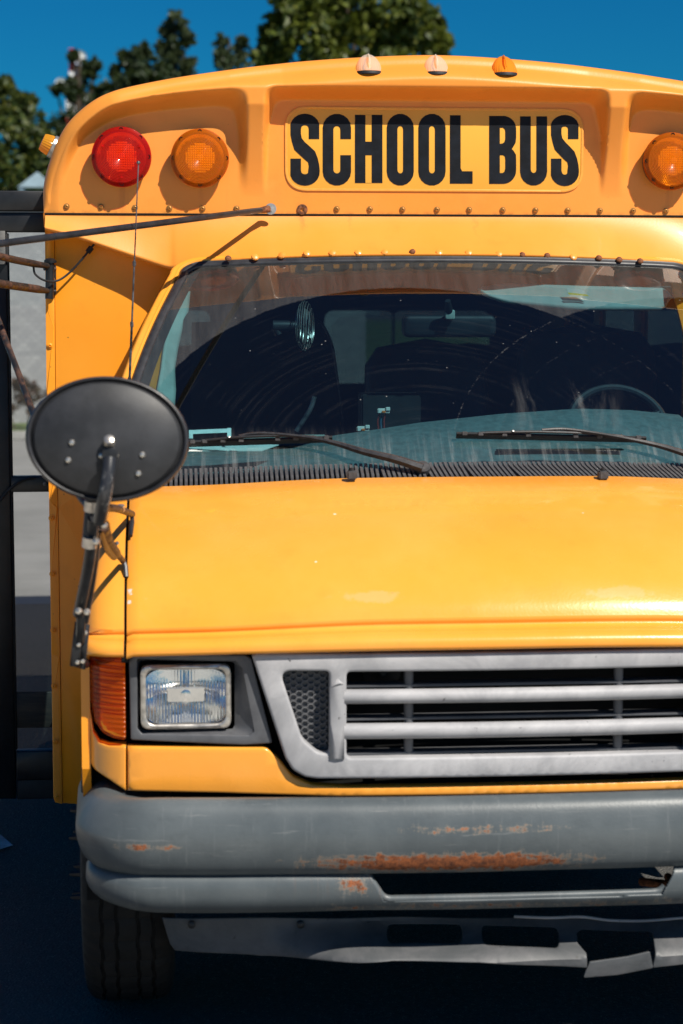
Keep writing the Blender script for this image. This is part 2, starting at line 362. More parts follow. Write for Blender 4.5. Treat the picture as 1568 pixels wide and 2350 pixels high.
# ---------------------------------------------------------------- mesh helpers
def link(name, me, mat=None, parent=None, smooth=True, loc=None):
    o = bpy.data.objects.new(name, me); COL.objects.link(o)
    if mat:
        me.materials.clear(); me.materials.append(MATS[mat])
    if parent: o.parent = parent
    if loc is not None: o.location = loc
    if smooth:
        me.polygons.foreach_set('use_smooth', [True] * len(me.polygons))
    return o
def finish(bm, name, mat, parent, smooth=True, sharp=35, loc=None):
    bmesh.ops.remove_doubles(bm, verts=bm.verts, dist=1e-5)
    bmesh.ops.recalc_face_normals(bm, faces=bm.faces)
    me = bpy.data.meshes.new(name); bm.to_mesh(me); bm.free()
    o = link(name, me, mat, parent, smooth, loc)
    if smooth:
        me.set_sharp_from_angle(angle=R(sharp))
    return o
def raw(name, vs, fs, mat, parent=None, smooth=True, sharp=40, flip=False):
    me = bpy.data.meshes.new(name); me.from_pydata([tuple(v) for v in vs], [], [f[::-1] for f in fs] if flip else fs); me.update()
    o = link(name, me, mat, parent, smooth)
    if smooth: me.set_sharp_from_angle(angle=R(sharp))
    return o
def grid(name, fn, nu, nv, mat, parent=None, closed_u=False, sharp=40, flip=False, solid=0.):
    vs = [fn(i / (nu if closed_u else nu - 1), j / (nv - 1)) for j in range(nv) for i in range(nu)]
    fs = []
    for j in range(nv - 1):
        for i in range(nu if closed_u else nu - 1):
            k = (i + 1) % nu; fs.append((j * nu + i, j * nu + k, (j + 1) * nu + k, (j + 1) * nu + i))
    o = raw(name, vs, fs, mat, parent, True, sharp, flip)
    if solid:
        m = o.modifiers.new('s', 'SOLIDIFY'); m.thickness = solid; m.offset = -1
    return o
def tube_bm(bm, pts, rad, n=12, caps=True):
    pts = [Vector(p) for p in pts]; L = len(pts)
    rads = rad if isinstance(rad, (list, tuple)) else [rad] * L
    rings = []; up = None
    for i, p in enumerate(pts):
        d = (pts[min(i + 1, L - 1)] - pts[max(i - 1, 0)]).normalized()
        if up is None:
            up = d.orthogonal().normalized()
        else:
            up = (up - d * up.dot(d)).normalized()
        s = d.cross(up)
        rings.append([bm.verts.new(p + (up * cos(2 * pi * k / n) + s * sin(2 * pi * k / n)) * rads[i]) for k in range(n)])
    for a, b in zip(rings, rings[1:]):
        for k in range(n): bm.faces.new((a[k], a[(k + 1) % n], b[(k + 1) % n], b[k]))
    if caps: bm.faces.new(rings[0][::-1]); bm.faces.new(rings[-1])
def tube(name, pts, rad, mat, parent, n=12, smooth_n=0):
    if smooth_n: pts = crom(pts, smooth_n)
    bm = bmesh.new(); tube_bm(bm, pts, rad, n); return finish(bm, name, mat, parent)
def lathe_bm(bm, prof, n=32, M=None):
    """prof: (r, h) ; axis = local Z, mapped by M"""
    M = M or Matrix.Identity(4); rings = []
    for r, h in prof:
        if r < 1e-6: rings.append([bm.verts.new(M @ Vector((0, 0, h)))])
        else: rings.append([bm.verts.new(M @ Vector((r * cos(2 * pi * k / n), r * sin(2 * pi * k / n), h))) for k in range(n)])
    for a, b in zip(rings, rings[1:]):
        for k in range(n):
            q = (k + 1) % n
            if len(a) == 1 and len(b) == 1: continue
            if len(a) == 1: bm.faces.new((a[0], b[q], b[k]))
            elif len(b) == 1: bm.faces.new((a[k], a[q], b[0]))
            else: bm.faces.new((a[k], a[q], b[q], b[k]))
def lathe(name, prof, mat, parent, M=None, n=32, sharp=30):
    bm = bmesh.new(); lathe_bm(bm, prof, n, M); return finish(bm, name, mat, parent, sharp=sharp)
def face_m(loc, nrm=(0, -1, 0)):
    return Matrix.Translation(loc) @ Vector(nrm).to_track_quat('Z', 'Y').to_matrix().to_4x4()
def box_bm(bm, c, s, M=None, bev=0.):
    r = bmesh.ops.create_cube(bm, size=1); vs = r['verts']
    for v in vs: v.co = Vector((v.co.x * s[0], v.co.y * s[1], v.co.z * s[2])) + Vector(c)
    if bev:
        es = list({e for v in vs for e in v.link_edges}); rr = bmesh.ops.bevel(bm, geom=es, offset=bev, segments=2, affect='EDGES', clamp_overlap=True)
        vs = list({v for v in rr['verts']} | {v for v in vs if v.is_valid})
    if M:
        for v in vs: v.co = M @ v.co
def box(name, c, s, mat, parent, bev=.003, M=None):
    bm = bmesh.new(); box_bm(bm, c, s, None, bev)
    if M:
        for v in bm.verts: v.co = M @ v.co
    return finish(bm, name, mat, parent)
import numpy as np
from mathutils.geometry import delaunay_2d_cdt
def _segs(loops):
    A, B = [], []
    for lp in loops: A += lp; B += lp[1:] + lp[:1]
    return np.array(A, float), np.array(B, float)
def _dist(P_, A, B):
    D = B - A; L = (D * D).sum(1) + 1e-15; out = np.empty(len(P_))
    for k in range(0, len(P_), 512):
        q = P_[k:k + 512, None, :] - A[None]; t = np.clip((q * D[None]).sum(2) / L, 0, 1); e = q - t[..., None] * D[None]; out[k:k + 512] = np.sqrt((e * e).sum(2).min(1))
    return out
def _inside(P_, A, B):
    out = np.zeros(len(P_), bool)
    for k in range(0, len(P_), 512):
        x = P_[k:k + 512, 0, None]; z = P_[k:k + 512, 1, None]; c = (A[None, :, 1] > z) != (B[None, :, 1] > z)
        with np.errstate(divide='ignore', invalid='ignore'): xi = (B[:, 0] - A[:, 0])[None] * (z - A[None, :, 1]) / (B[:, 1] - A[:, 1])[None] + A[None, :, 0]
        out[k:k + 512] = (c & (x < xi)).sum(1) % 2 == 1
    return out
def plate(name, outline, holes, thick, yfn, mat, parent, bev=.002, step=.04, res=3, sharp=35):
    """a sheet with real thickness and rounded rim, laid on the surface Y = yfn(x, z)"""
    b = min(bev, thick * .9); seg = step if step else 1e9; loops = []
    for lp in [outline] + list(holes):
        o = []
        for p, q in zip(lp, lp[1:] + lp[:1]):
            L = sqrt((q[0] - p[0]) ** 2 + (q[1] - p[1]) ** 2)
            if L < 2e-4: continue
            n = max(1, min(400, int(math.ceil(L / seg))))
            for k in range(n): o.append((lerp(p[0], q[0], k / n), lerp(p[1], q[1], k / n)))
        loops.append(o)
    A, B = _segs(loops); V = []; E = []
    for lp in loops: k0 = len(V); V += lp; E += [(k0 + i, k0 + (i + 1) % len(lp)) for i in range(len(lp))]
    X = []
    if b > 2e-4:
        D = B - A; n = np.stack([-D[:, 1], D[:, 0]], 1); n /= np.sqrt((n * n).sum(1))[:, None] + 1e-12; mid = []
        for fr in (.12, .4, 1.):
            for base in (A, A * .5 + B * .5):
                for s_ in (1, -1): q = base + n * (s_ * b * fr); d = _dist(q, A, B); q = q[d > b * fr * .9]; X.append(q)
    if step:
        xs = np.arange(A[:, 0].min(), A[:, 0].max(), step); zs = np.arange(A[:, 1].min(), A[:, 1].max(), step)
        q = np.array([(x, z) for x in xs for z in zs]) + .37 * step
        if len(q): d = _dist(q, A, B); X.append(q[d > max(b * 1.3, step * .3)])
    if X: X = np.concatenate(X); X = X[_inside(X, A, B)]; V = V + [tuple(p) for p in X]
    r = delaunay_2d_cdt([Vector(p) for p in V], E, [], 0, 1e-6)
    co = np.array([tuple(p) for p in r[0]]); tri = np.array([f for f in r[2] if len(f) == 3]); cen = co[tri].mean(1); tri = tri[_inside(cen, A, B)]
    d = _dist(co, A, B); bm = bmesh.new()
    vs = []
    for (x, z), q in zip(co, d):
        drop = 0.
        if b > 2e-4 and q < b: u = 1 - q / b; drop = b * (1 - sqrt(max(0, 1 - u * u)))
        vs.append(bm.verts.new((x, yfn(x, z) + drop, z)))
    for f in tri:
        try: bm.faces.new([vs[k] for k in f])
        except ValueError: pass
    for v in [v for v in bm.verts if not v.link_faces]: bm.verts.remove(v)
    bmesh.ops.recalc_face_normals(bm, faces=bm.faces)
    be = [e for e in bm.edges if e.is_boundary]
    ex = bmesh.ops.extrude_edge_only(bm, edges=be)
    nv = [v for v in ex['geom'] if isinstance(v, bmesh.types.BMVert)]; rem = max(.0002, thick - b)
    for v in nv: v.co.y += rem
    back = [(f, [v for v in f.verts]) for f in list(bm.faces) if False]
    o = finish(bm, name, mat, parent, sharp=sharp); return o
def empty(name, loc, parent=None):
    o = bpy.data.objects.new(name, None); COL.objects.link(o); o.location = loc
    if parent: o.parent = parent
    return o
def tag(o, label=None, cat=None, group=None, kind=None):
    if label: o['label'] = label
    if cat: o['category'] = cat
    if group: o['group'] = group
    if kind: o['kind'] = kind
    return o
def place(o, me_obj_name, loc, rot=None, parent=None):
    c = bpy.data.objects.new(me_obj_name, o); COL.objects.link(c); c.location = loc
    if rot is not None: c.rotation_euler = rot
    if parent: c.parent = parent
    return c
def mesh_of(fn, mat, sharp=30):
    bm = bmesh.new(); fn(bm); bmesh.ops.remove_doubles(bm, verts=bm.verts, dist=1e-6); bmesh.ops.recalc_face_normals(bm, faces=bm.faces)
    me = bpy.data.meshes.new('piece'); bm.to_mesh(me); bm.free(); me.materials.append(MATS[mat])
    me.polygons.foreach_set('use_smooth', [True] * len(me.polygons)); me.set_sharp_from_angle(angle=R(sharp)); return me

# ================================================================ SETTING
def sheet(name, x0, x1, y0, y1, z, mat):
    o = raw(name, [(x0, y0, z), (x1, y0, z), (x1, y1, z), (x0, y1, z)], [(0, 1, 2, 3)], mat, None, False); return tag(o, kind='structure')
sheet('ground', -3000, 3000, -3000, 3000, -.004, 'asphalt')
sheet('bounce_sheet_front', -40, 40, -60, -.9, .0, 'bounce_concrete')  # added out of view, bounces warm fill onto the bus front
sheet('bounce_sheet_side', -40, -2.25, -.9, 7.2, .0, 'bounce_concrete')  # added beside the bus to lift the shaded body panel
sheet('yard', -60, 60, 7.2, 21.3, .0, 'yard_paving')
sheet('lawn', -60, 60, 21.45, 200, .06, 'grass')
kb = box('kerb', (0, 21.375, .05), (120, .15, .12), 'kerb_concrete', None, .02); tag(kb, kind='structure')
# painted bay line on the asphalt
a, b2, c2, d2 = G(-160, 1870), G(0, 1915), G(33, 1938), G(-160, 2060)
ln = raw('painted_line', [(p.x, p.y, .0035) for p in (G(-200, 1890), G(2, 1918), G(30, 1942), G(-200, 2015))], [(0, 1, 2, 3)], 'white_line', None, False)
tag(ln, 'worn white painted bay line on the dark asphalt left of the bus', 'road marking')

# grey brick outbuilding seen through the entrance door glass
bld = empty('garden_building', (-5, 27, 0)); tag(bld, 'pale grey brick outbuilding behind the glass of the open bus door', 'building')
bw = box('wall', (0, 0, 1.56), (14, 6, 3.1), 'wall_brick', bld, .01)
box('roof', (0, 0, 3.146), (14.3, 6.3, .07), 'roof_metal', bld, .01)
# small pavilion with pyramid roof
px, pz = W(86, 394, 31); pav = empty('pavilion', (px, 31, 0)); tag(pav, 'small pavilion with a pale blue pyramid roof peeking over the door top', 'pavilion')
bm = bmesh.new(); hw = .33; zr = W(86, 432, 31)[1]
vs = [bm.verts.new(p) for p in ((-hw, -hw, zr), (hw, -hw, zr), (hw, hw, zr), (-hw, hw, zr), (0, 0, pz))]
for f in ((0, 1, 4), (1, 2, 4), (2, 3, 4), (3, 0, 4), (3, 2, 1, 0)): bm.faces.new([vs[k] for k in f])
finish(bm, 'roof', 'roof_metal', pav, False)
for sx in (-1, 1):
    for sy in (-1, 1): box('post', (sx * .26, sy * .26, zr / 2), (.09, .09, zr - .01), 'roof_metal', pav)

# ---- trees: crown = many leaf faces in clumps, tapered trunk, limbs
def leaf_cloud(rnd, blobs, per, size, squash=.9):
    vs, fs = [], []
    for (c, r) in blobs:
        c = Vector(c); nclump = max(6, int(per / 22))
        for _ in range(nclump):
            d = Vector((rnd.gauss(0, 1), rnd.gauss(0, 1), rnd.gauss(0, 1))).normalized() * r * (rnd.random() ** .38) * rnd.uniform(.8, 1.12)
            cc = c + d; cr = r * rnd.uniform(.16, .30)
            for _ in range(22):
                p = cc + Vector((rnd.gauss(0, 1), rnd.gauss(0, 1), rnd.gauss(0, 1) * squash)) * cr * .55
                n = Vector((rnd.gauss(0, 1), rnd.gauss(0, 1), rnd.gauss(.5, 1))).normalized(); u = n.orthogonal().normalized(); v = n.cross(u)
                a = rnd.uniform(0, 6.28); u, v = u * cos(a) + v * sin(a), v * cos(a) - u * sin(a); s = size * rnd.uniform(.6, 1.3)
                k = len(vs); vs += [p - u * s, p - v * s * .55 + n * s * .1, p + u * s, p + v * s * .55 + n * s * .1]; fs.append((k, k + 1, k + 2, k + 3))
    return vs, fs
def tree(name, label, group, Y, blobs_px, mat, per, size, seed, trunk_px=None):
    rnd = random.Random(seed); blobs = []
    for (bx, by, br) in blobs_px:
        x, z = W(bx, by, Y); r = br / FPX * (Y - CY)
        blobs.append(((x, Y + rnd.uniform(-.5, .5) * r, z), r))
    cx = blobs[0][0][0] if trunk_px is None else W(trunk_px, 699, Y)[0]; root = empty(name, (cx, Y, 0)); tag(root, label, 'tree', group)
    rel = [((b[0] - cx, b[1] - Y, b[2]), r) for b, r in blobs]
    vs, fs = leaf_cloud(rnd, rel, per, size)
    raw('crown', vs, fs, mat, root, False)
    top = max(b[2] for b, r in rel); bm = bmesh.new()
    tube_bm(bm, crom([(0, 0, 0), (.08, 0, top * .35), (-.05, .05, top * .7), (0, 0, top)], 4), [lerp(.24, .03, i / 12) for i in range(13)], 10)
    for (b, r) in rel:
        z0 = max(.8, b[2] * .55); tube_bm(bm, crom([(0, 0, z0), (b[0] * .5, b[1] * .5, lerp(z0, b[2], .55)), b], 3), [.09, .075, .06, .05, .04, .03, .02], 7)
    finish(bm, 'trunk', 'bark', root)
G_ = 'trees behind the bus'
tree('flowering_tree', 'broad dark tree flecked with yellow at the far left edge', G_, 40,
     [(-60, 330, 120), (-30, 240, 70), (40, 300, 62), (85, 370, 45), (10, 400, 90), (-120, 260, 110), (60, 240, 25), (15, 200, 26), (100, 330, 26)], 'leaf_flower', 950, .10, 3, -60)
tree('oak_tree', 'dark ragged tree rising behind the cap shoulder in front of the mast', G_, 50,
     [(190, 260, 52), (165, 205, 30), (195, 165, 24), (215, 150, 15), (130, 205, 16), (240, 215, 30), (150, 300, 40), (220, 300, 50), (170, 130, 12), (275, 200, 22)], 'leaf_dark', 620, .085, 5, 190)
tree('lime_tree', 'rounded dark tree between the ragged tree and the tall poplar', G_, 46,
     [(310, 190, 48), (300, 135, 26), (330, 120, 20), (350, 170, 40), (280, 240, 40), (265, 165, 14), (285, 130, 12)], 'leaf_dark', 640, .085, 7, 320)
tree('poplar_tree', 'tall narrow poplar with a columnar crown', G_, 48,
     [(405, 160, 42), (402, 100, 32), (405, 50, 22), (385, 70, 17), (425, 90, 22), (410, 215, 46), (375, 110, 18), (430, 150, 22)], 'leaf_poplar', 620, .08, 9, 405)
tree('small_poplar_tree', 'short twin topped poplar left of the big green tree', G_, 47,
     [(515, 130, 26), (508, 95, 16), (548, 118, 26), (555, 90, 14), (530, 170, 40)], 'leaf_poplar', 460, .08, 11, 530)
tree('chestnut_tree', 'large bright green tree above the roof of the bus', G_, 36,
     [(700, 60, 80), (640, 70, 42), (780, 40, 80), (850, 90, 70), (920, 50, 70), (980, 80, 40), (1000, 110, 32), (690, 0, 70), (820, -20, 80), (940, 5, 42), (620, 130, 38), (740, 130, 60), (900, 130, 50), (1022, 95, 14), (975, 40, 22)], 'leaf_maple', 950, .105, 13, 800)
tree('background_tree', 'dark tree low behind the pavilion roof at the left', G_, 58,
     [(90, 430, 60), (30, 440, 60), (150, 400, 50), (-40, 450, 70), (120, 470, 60), (200, 380, 60), (300, 330, 60)], 'leaf_dark', 700, .11, 17, 60)
bx_, bz_ = W(60, 1000, 22.6)
bush = empty('bush', (W(66, 1000, 22.6)[0], 22.6, .06)); tag(bush, 'reddish leafy bush growing in front of the grey building', 'bush')
rr_ = random.Random(4); vs, fs = leaf_cloud(rr_, [((-.3, 0, .35), .26), ((0, .1, .45), .22), ((.2, 0, .3), .25), ((-.1, 0, .62), .12), ((-.62, 0, .3), .22)], 420, .035)
raw('foliage', vs, fs, 'leaf_bush', bush, False)
bm = bmesh.new()
for q in ((-.3, .4), (0, .5), (.2, .35), (-.6, .3)): tube_bm(bm, [(q[0] * .6, 0, 0), (q[0], 0, q[1])], [.012, .006], 6)
finish(bm, 'stem', 'bark', bush)
# lattice mast far behind
mx, mz = W(166, 112, 130); mast = empty('radio_mast', (mx, 130, 0)); tag(mast, 'distant red and white radio mast behind the ragged tree', 'mast')
hgt = mz; k = 0; z0 = mz - 12
box('lower_section', (0, 0, z0 / 2), (1.0, 1.0, z0 - .02), 'mast_white', mast)
while z0 < mz - .01:
    box('mast_section', (0, 0, z0 + .75), (.45 if z0 > mz - 4 else .9, .45 if z0 > mz - 4 else .9, 1.48), 'mast_red' if k % 3 == 1 else 'mast_white', mast); z0 += 1.5; k += 1
for q, s_ in ((.6, .5), (2.4, -.7), (3.2, .6)): lathe('dish', [(0, 0), (.3, .02), (.45, .12)], 'mast_white', mast, face_m((s_, -.5, mz - q)), 14)

# ================================================================ THE BUS
bus = empty('school_bus', (0, 0, 0)); tag(bus, 'yellow school bus seen from the front with grey bumper and oval mirror', 'school bus')

# ---- front cap (upper moulding): outline and relief
ZS = 1.994; YC = 1.60
opx = [(100, 490), (97, 440), (103, 400), (115, 362), (130, 325), (152, 288), (180, 259), (215, 233), (250, 216), (300, 201), (400, 180), (500, 164), (590, 151), (700, 139), (850, 129), (1000, 125)]
half = [W(a, b, YC) for a, b in opx]; half[0] = (half[0][0], ZS); half[-1] = (0., half[-1][1])
full = half + [(-a, b) for a, b in half[-2::-1]]
OUT = [Vector((p[0], p[1])) for p in crom([(a, b, 0) for a, b in full], 10)]
cum = [0.]
for a, b in zip(OUT, OUT[1:]): cum.append(cum[-1] + (b - a).length)
def outp(s):
    L = s * cum[-1]; lo, hi = 0, len(cum) - 1
    while hi - lo > 1:
        m = (lo + hi) // 2
        if cum[m] <= L: lo = m
        else: hi = m
    return OUT[lo].lerp(OUT[hi], (L - cum[lo]) / max(1e-9, cum[hi] - cum[lo]))
OUTC = OUT[::2]
def dout(x, z):
    best = 9.
    for a, b in zip(OUTC, OUTC[1:]):
        ax, az = a; dx = b.x - ax; dz = b.y - az; t = max(0, min(1, ((x - ax) * dx + (z - az) * dz) / (dx * dx + dz * dz + 1e-12)))
        q = (x - ax - t * dx) ** 2 + (z - az - t * dz) ** 2
        if q < best: best = q
    return sqrt(best)
def smax(a, b, k):
    h = max(0., min(1., .5 + .5 * (a - b) / k)); return b + (a - b) * h + k * h * (1 - h)
def pockets(x, z, d):
    ax = abs(x)
    side = smax(smax(.550 - ax, z - 2.362, .05), .036 - d, .05)
    mid = smax(ax - .508, z - 2.362, .035)
    return side, mid
def capY(x, z, d):
    side, mid = pockets(x, z, d)
    top = sm(2.20, 2.35, z)
    ws = lerp(.030, .055, top); wm = lerp(.014, .042, top)
    m = max(sm(ws, 0, side + ws) if side > -ws else 1., 0) if side < 0 else 0.
    m = sm(0, ws, -side); m2 = sm(0, wm, -mid); m = max(m, m2)
    prot = .078 * max(0., min(1., (z - 2.045) / .26)) ** 1.45
    fh = sm(0, 1, d / itp(((.45, .082), (.60, .060), (.92, .036)), abs(x)))
    step = .010 * sm(.0, .006, -mid - .055) * (z > 2.1) if mid < 0 else 0
    y = YC - prot * (1 - m) * fh + .004 + (.012 * (1 - sm(0, .05, d)))
    return y
NU, NV = 500, 120
cap_v = []; RR = .035
for j in range(NV):
    for i in range(NU):
        s = i / (NU - 1); o_ = outp(s); bse = Vector((lerp(-1.146, 1.146, s), ZS)); ln_ = max(.001, (o_ - bse).length)
        cornerR = min(RR, ln_ * .5)
        jt = NV - 14
        if j < jt:
            t_ = (j / (jt - 1)) * (1 - cornerR / ln_); p = bse.lerp(o_, t_); d = dout(p.x, p.y); y = capY(p.x, p.y, d)
        else:
            a_ = (j - jt + 1) / 8 * pi / 2
            if a_ <= pi / 2 + .001:
                t_ = 1 - cornerR * (1 - sin(a_)) / ln_; p = bse.lerp(o_, t_); d0 = cornerR * .9; y = capY(*bse.lerp(o_, 1 - cornerR / ln_), d0) + cornerR * (1 - cos(a_))
            else:
                p = o_; y = lerp(YC + .08, YC + .36, (j - jt - 7) / 6)
        cap_v.append((p.x, y, p.y))
fs = [(j * NU + i, j * NU + i + 1, (j + 1) * NU + i + 1, (j + 1) * NU + i) for j in range(NV - 1) for i in range(NU - 1)]
cap = raw('front_cap', cap_v, fs, 'yellow_cap', bus, True, 60)
# lip where the upper moulding overlaps the lower one
tube('cap_seam', [(x / 20 * 1.146, YC + .0045, ZS - .0015) for x in range(-20, 21)], .0030, 'black_pit', cap, 6)

# ---- visor (lower moulding) down to the windshield header
hb = [(103, 521, 1.575), (170, 538, 1.572), (250, 565, 1.565), (330, 592, 1.558), (385, 609, 1.545), (410, 609, 1.530), (470, 599, 1.510), (560, 593, 1.490), (640, 589, 1.476), (800, 584, 1.464), (1000, 583, 1.46)]
hv = [P(a, b, c) for a, b, c in hb]; hv[-1].x = 0; hvf = hv + [Vector((-p.x, p.y, p.z)) for p in hv[-2::-1]]
HB = crom(hvf, 8)
def visor(u, v):
    k = u * (len(HB) - 1); i = min(int(k), len(HB) - 2); b = HB[i].lerp(HB[i + 1], k - i)
    xt = lerp(b.x, 1.147 * (2 * u - 1), .0); xt = b.x
    if v <= .8:
        t_ = v / .8; top = Vector((xt * 1.0, YC + .006, ZS - .002))
        z = lerp(top.z, b.z, t_); y = lerp(top.y, b.y, t_ ** 1.75 * .6 + t_ * .4)
        return (b.x, y, z)
    t_ = (v - .8) / .2 * 1.0
    return (b.x, b.y + .012 * (1 - cos(min(1, t_ * 2) * pi / 2)) * .6 + max(0, t_ - .5) * .30 , b.z - .008 * sin(min(1, t_ * 2) * pi / 2))
vz = grid('front_visor', visor, 181, 41, 'yellow_cap', bus, sharp=60)
# side returns of cap and visor, closing to the body
for sx in (-1, 1):
    plate('cap_return', [(YC + .0, ZS), (YC + .36, ZS), (YC + .36, 1.955), (YC + .02, 1.955)], [], .004, lambda a, b: 0, 'yellow_cap', bus, 0, 0)
    o = bpy.context.scene.objects[-1] if False else None
for o in [c for c in bus.children if c.name.startswith('cap_return')]:
    sx = -1 if o.name == 'cap_return' else 1
    for v in o.data.vertices: a, d, z = v.co; v.co = (sx * (1.1465) - sx * d, a, z)

# ---- roof, side walls, rear of the bus body (windows down each side)
YB = 5.8
RO = [p for p in OUT[::6]]
def roof(u, v):
    p = RO[min(int(round(u * (len(RO) - 1))), len(RO) - 1)]; return (p.x * .992, lerp(YC + .34, YB, v), ZS + (p.y - ZS) * .985)
grid('roof', roof, len(RO), 12, 'yellow_panel', bus, solid=.02)
bus_in = MATS['interior_dark']
def wall_x(sx, name, segs):
    bm = bmesh.new()
    for (y0, y1, z0, z1) in segs: box_bm(bm, (sx * 1.125, (y0 + y1) / 2, (z0 + z1) / 2), (.035, y1 - y0, z1 - z0))
    return finish(bm, name, 'yellow_panel', bus, False)
win = [(2.95 + k * .78, 2.95 + k * .78 + .66) for k in range(3)]
segs = [(2.85, YB, .35, 1.22), (2.85, YB, 1.80, 2.02), (2.85, win[0][0], 1.22, 1.80)]
for (a, b), nx in zip(win, [w_[0] for w_ in win[1:]] + [YB]): segs.append((b, nx, 1.22, 1.80))
wall_x(-1, 'side_wall', segs); wall_x(1, 'side_wall', [(1.72, 2.85, .35, 1.25), (1.72, 2.85, 1.78, 2.02), (1.72, 1.85, 1.25, 1.78), (2.7, 2.85, 1.25, 1.78)] + segs)
wall_x(-1, 'door_header', [(1.72, 2.85, 1.98, 2.02), (1.72, 1.78, .25, 1.98)])
for sx in (-1, 1):
    for (a, b) in win: box('side_window', (sx * 1.125, (a + b) / 2, 1.51), (.006, b - a - .004, .576), 'side_glass', bus, 0)
box('side_window', (1.125, 2.275, 1.515), (.006, .845, .526), 'side_glass', bus, 0)
# rear wall with window
x0, z1 = W(745, 713, YB); x1, z0 = W(905, 880, YB)
plate('rear_wall', rbox(-1.13, .4, 1.13, 2.32, .1), [rbox(-1.0, z0, -.58, z1, .05), rbox(x0, z0, x1, z1, .05), rbox(.35, z0, .85, z1, .05)], .03, lambda a, b: YB, 'interior_dark', bus, .003, .2)
plate('rear_window', rbox(x0 - .01, z0 - .01, x1 + .01, z1 + .01, .05), [], .005, lambda a, b: YB + .035, 'side_glass', bus, 0, 0)
plate('rear_window', rbox(-1.01, z0 - .01, -.57, z1 + .01, .05), [], .005, lambda a, b: YB + .035, 'side_glass', bus, 0, 0)
plate('rear_window', rbox(.34, z0 - .01, .86, z1 + .01, .05), [], .005, lambda a, b: YB + .035, 'side_glass', bus, 0, 0)
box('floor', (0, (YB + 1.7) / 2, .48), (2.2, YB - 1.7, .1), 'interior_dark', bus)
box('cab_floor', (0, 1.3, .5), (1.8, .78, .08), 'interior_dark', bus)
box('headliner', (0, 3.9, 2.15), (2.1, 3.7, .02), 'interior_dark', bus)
# frame rails under the bus keep daylight from shining through
box('chassis', (0, 3.2, .36), (.9, 5.0, .14), 'black_pit', bus, .01)

# ---- flat body bulkhead left and right of the cab (faces the camera), flange strip with screws
YP = 1.635
def bulk(sx):
    f = lambda a, b: YP
    p = [S(134, 500, f), S(138, 1842, f), S(262, 1850, f), (-.86, .55), (-.86, 1.30), (-.70, 1.97), ]
    pts = [W(125, 500, YP), W(129, 1000, YP), W(134, 1165, YP), W(144, 1843, YP), W(262, 1850, YP), (-.86, 1.30), (-.70, 1.88), (-.70, 2.0)]
    pts = [(sx * -a, b) for a, b in pts]
    pn = plate('front_panel', pts, [], .012, f, 'yellow_panel', bus, .001, 0)
    st = [W(a, b, YP) for a, b in ((103, 500), (107, 900), (113, 1150), (118, 1500), (121, 1700), (123, 1830), (127, 1841), (143, 1845), (133, 1165), (128, 1000), (124, 500))]
    fl = plate('corner_flange', [(sx * -a, b) for a, b in st], [], .03, lambda a, b: YP - .004, 'yellow_panel', bus, .003, 0)
    return pn, fl
pn, fl = bulk(1); pn2, fl2 = bulk(-1)
def screw_bm(bm, r=.0085):
    lathe_bm(bm, [(r * 1.35, 0), (r * 1.35, .0015), (r * .95, .0018), (r * .9, .004), (r * .55, .0058), (r * .4, .0058), (r * .32, .003), (0, .003)], 12, face_m((0, 0, 0)))
SCREW = mesh_of(lambda bm: screw_bm(bm, .0068), 'brass_screw'); YSCREW = mesh_of(lambda bm: screw_bm(bm, .0072), 'yellow_panel')
for y in (538, 793, 1189, 1317, 1446, 1574, 1702, 1828):
    xx = {538: 117, 793: 115, 1189: 119, 1317: 121, 1446: 123, 1574: 125, 1702: 128, 1828: 131}[y]
    place(YSCREW, 'screw', P(xx, y, YP - .004), None, fl)
for i, x in enumerate((153, 232, 310, 389, 465, 543, 773, 849, 924, 1003, 1077, 1154, 1229, 1303, 1377, 1453, 1528, 1605, 1682, 1760)):
    c = place(SCREW, 'screw', P(x, [474, 475, 477, 478, 479, 479][i] if i < 6 else 480 + (x - 773) * .006, YC + .003), (0, random.uniform(0, 6), 0), cap)
# rusty hole plate
q = P(694, 481, YC); lathe('rusty_washer', [(.016, 0), (.0155, .002), (.010, .003), (.006, .003), (.0055, -.004), (0, -.004)], 'rust', cap, face_m(q + Vector((0, .002, 0))), 18)
# header bolts, half buried in old sealant
HBm = mesh_of(lambda bm: lathe_bm(bm, [(.010, -.003), (.009, .001), (.0065, .003), (.005, .0045), (0, .005)], 10, face_m((0, 0, 0), (0, -.75, .66))), 'rust')
HBy = mesh_of(lambda bm: lathe_bm(bm, [(.012, -.004), (.010, 0), (.005, .002), (0, .0025)], 10, face_m((0, 0, 0), (0, -.75, .66))), 'yellow_cap')
for i, (a, b) in enumerate(((524, 594), (586, 590), (646, 586), (705, 582), (763, 581), (823, 580), (883, 579), (946, 579), (1009, 580), (1076, 580), (1145, 583), (1200, 586), (1256, 588), (1317, 590), (1375, 593), (1422, 597), (1470, 600))):
    place(HBm if i in (0, 7, 11, 12, 14, 15, 16) else HBy, 'header_bolt', P(a, b - 2, 1.466), (0, random.uniform(-.4, .4), random.uniform(-.3, .3)), vz)

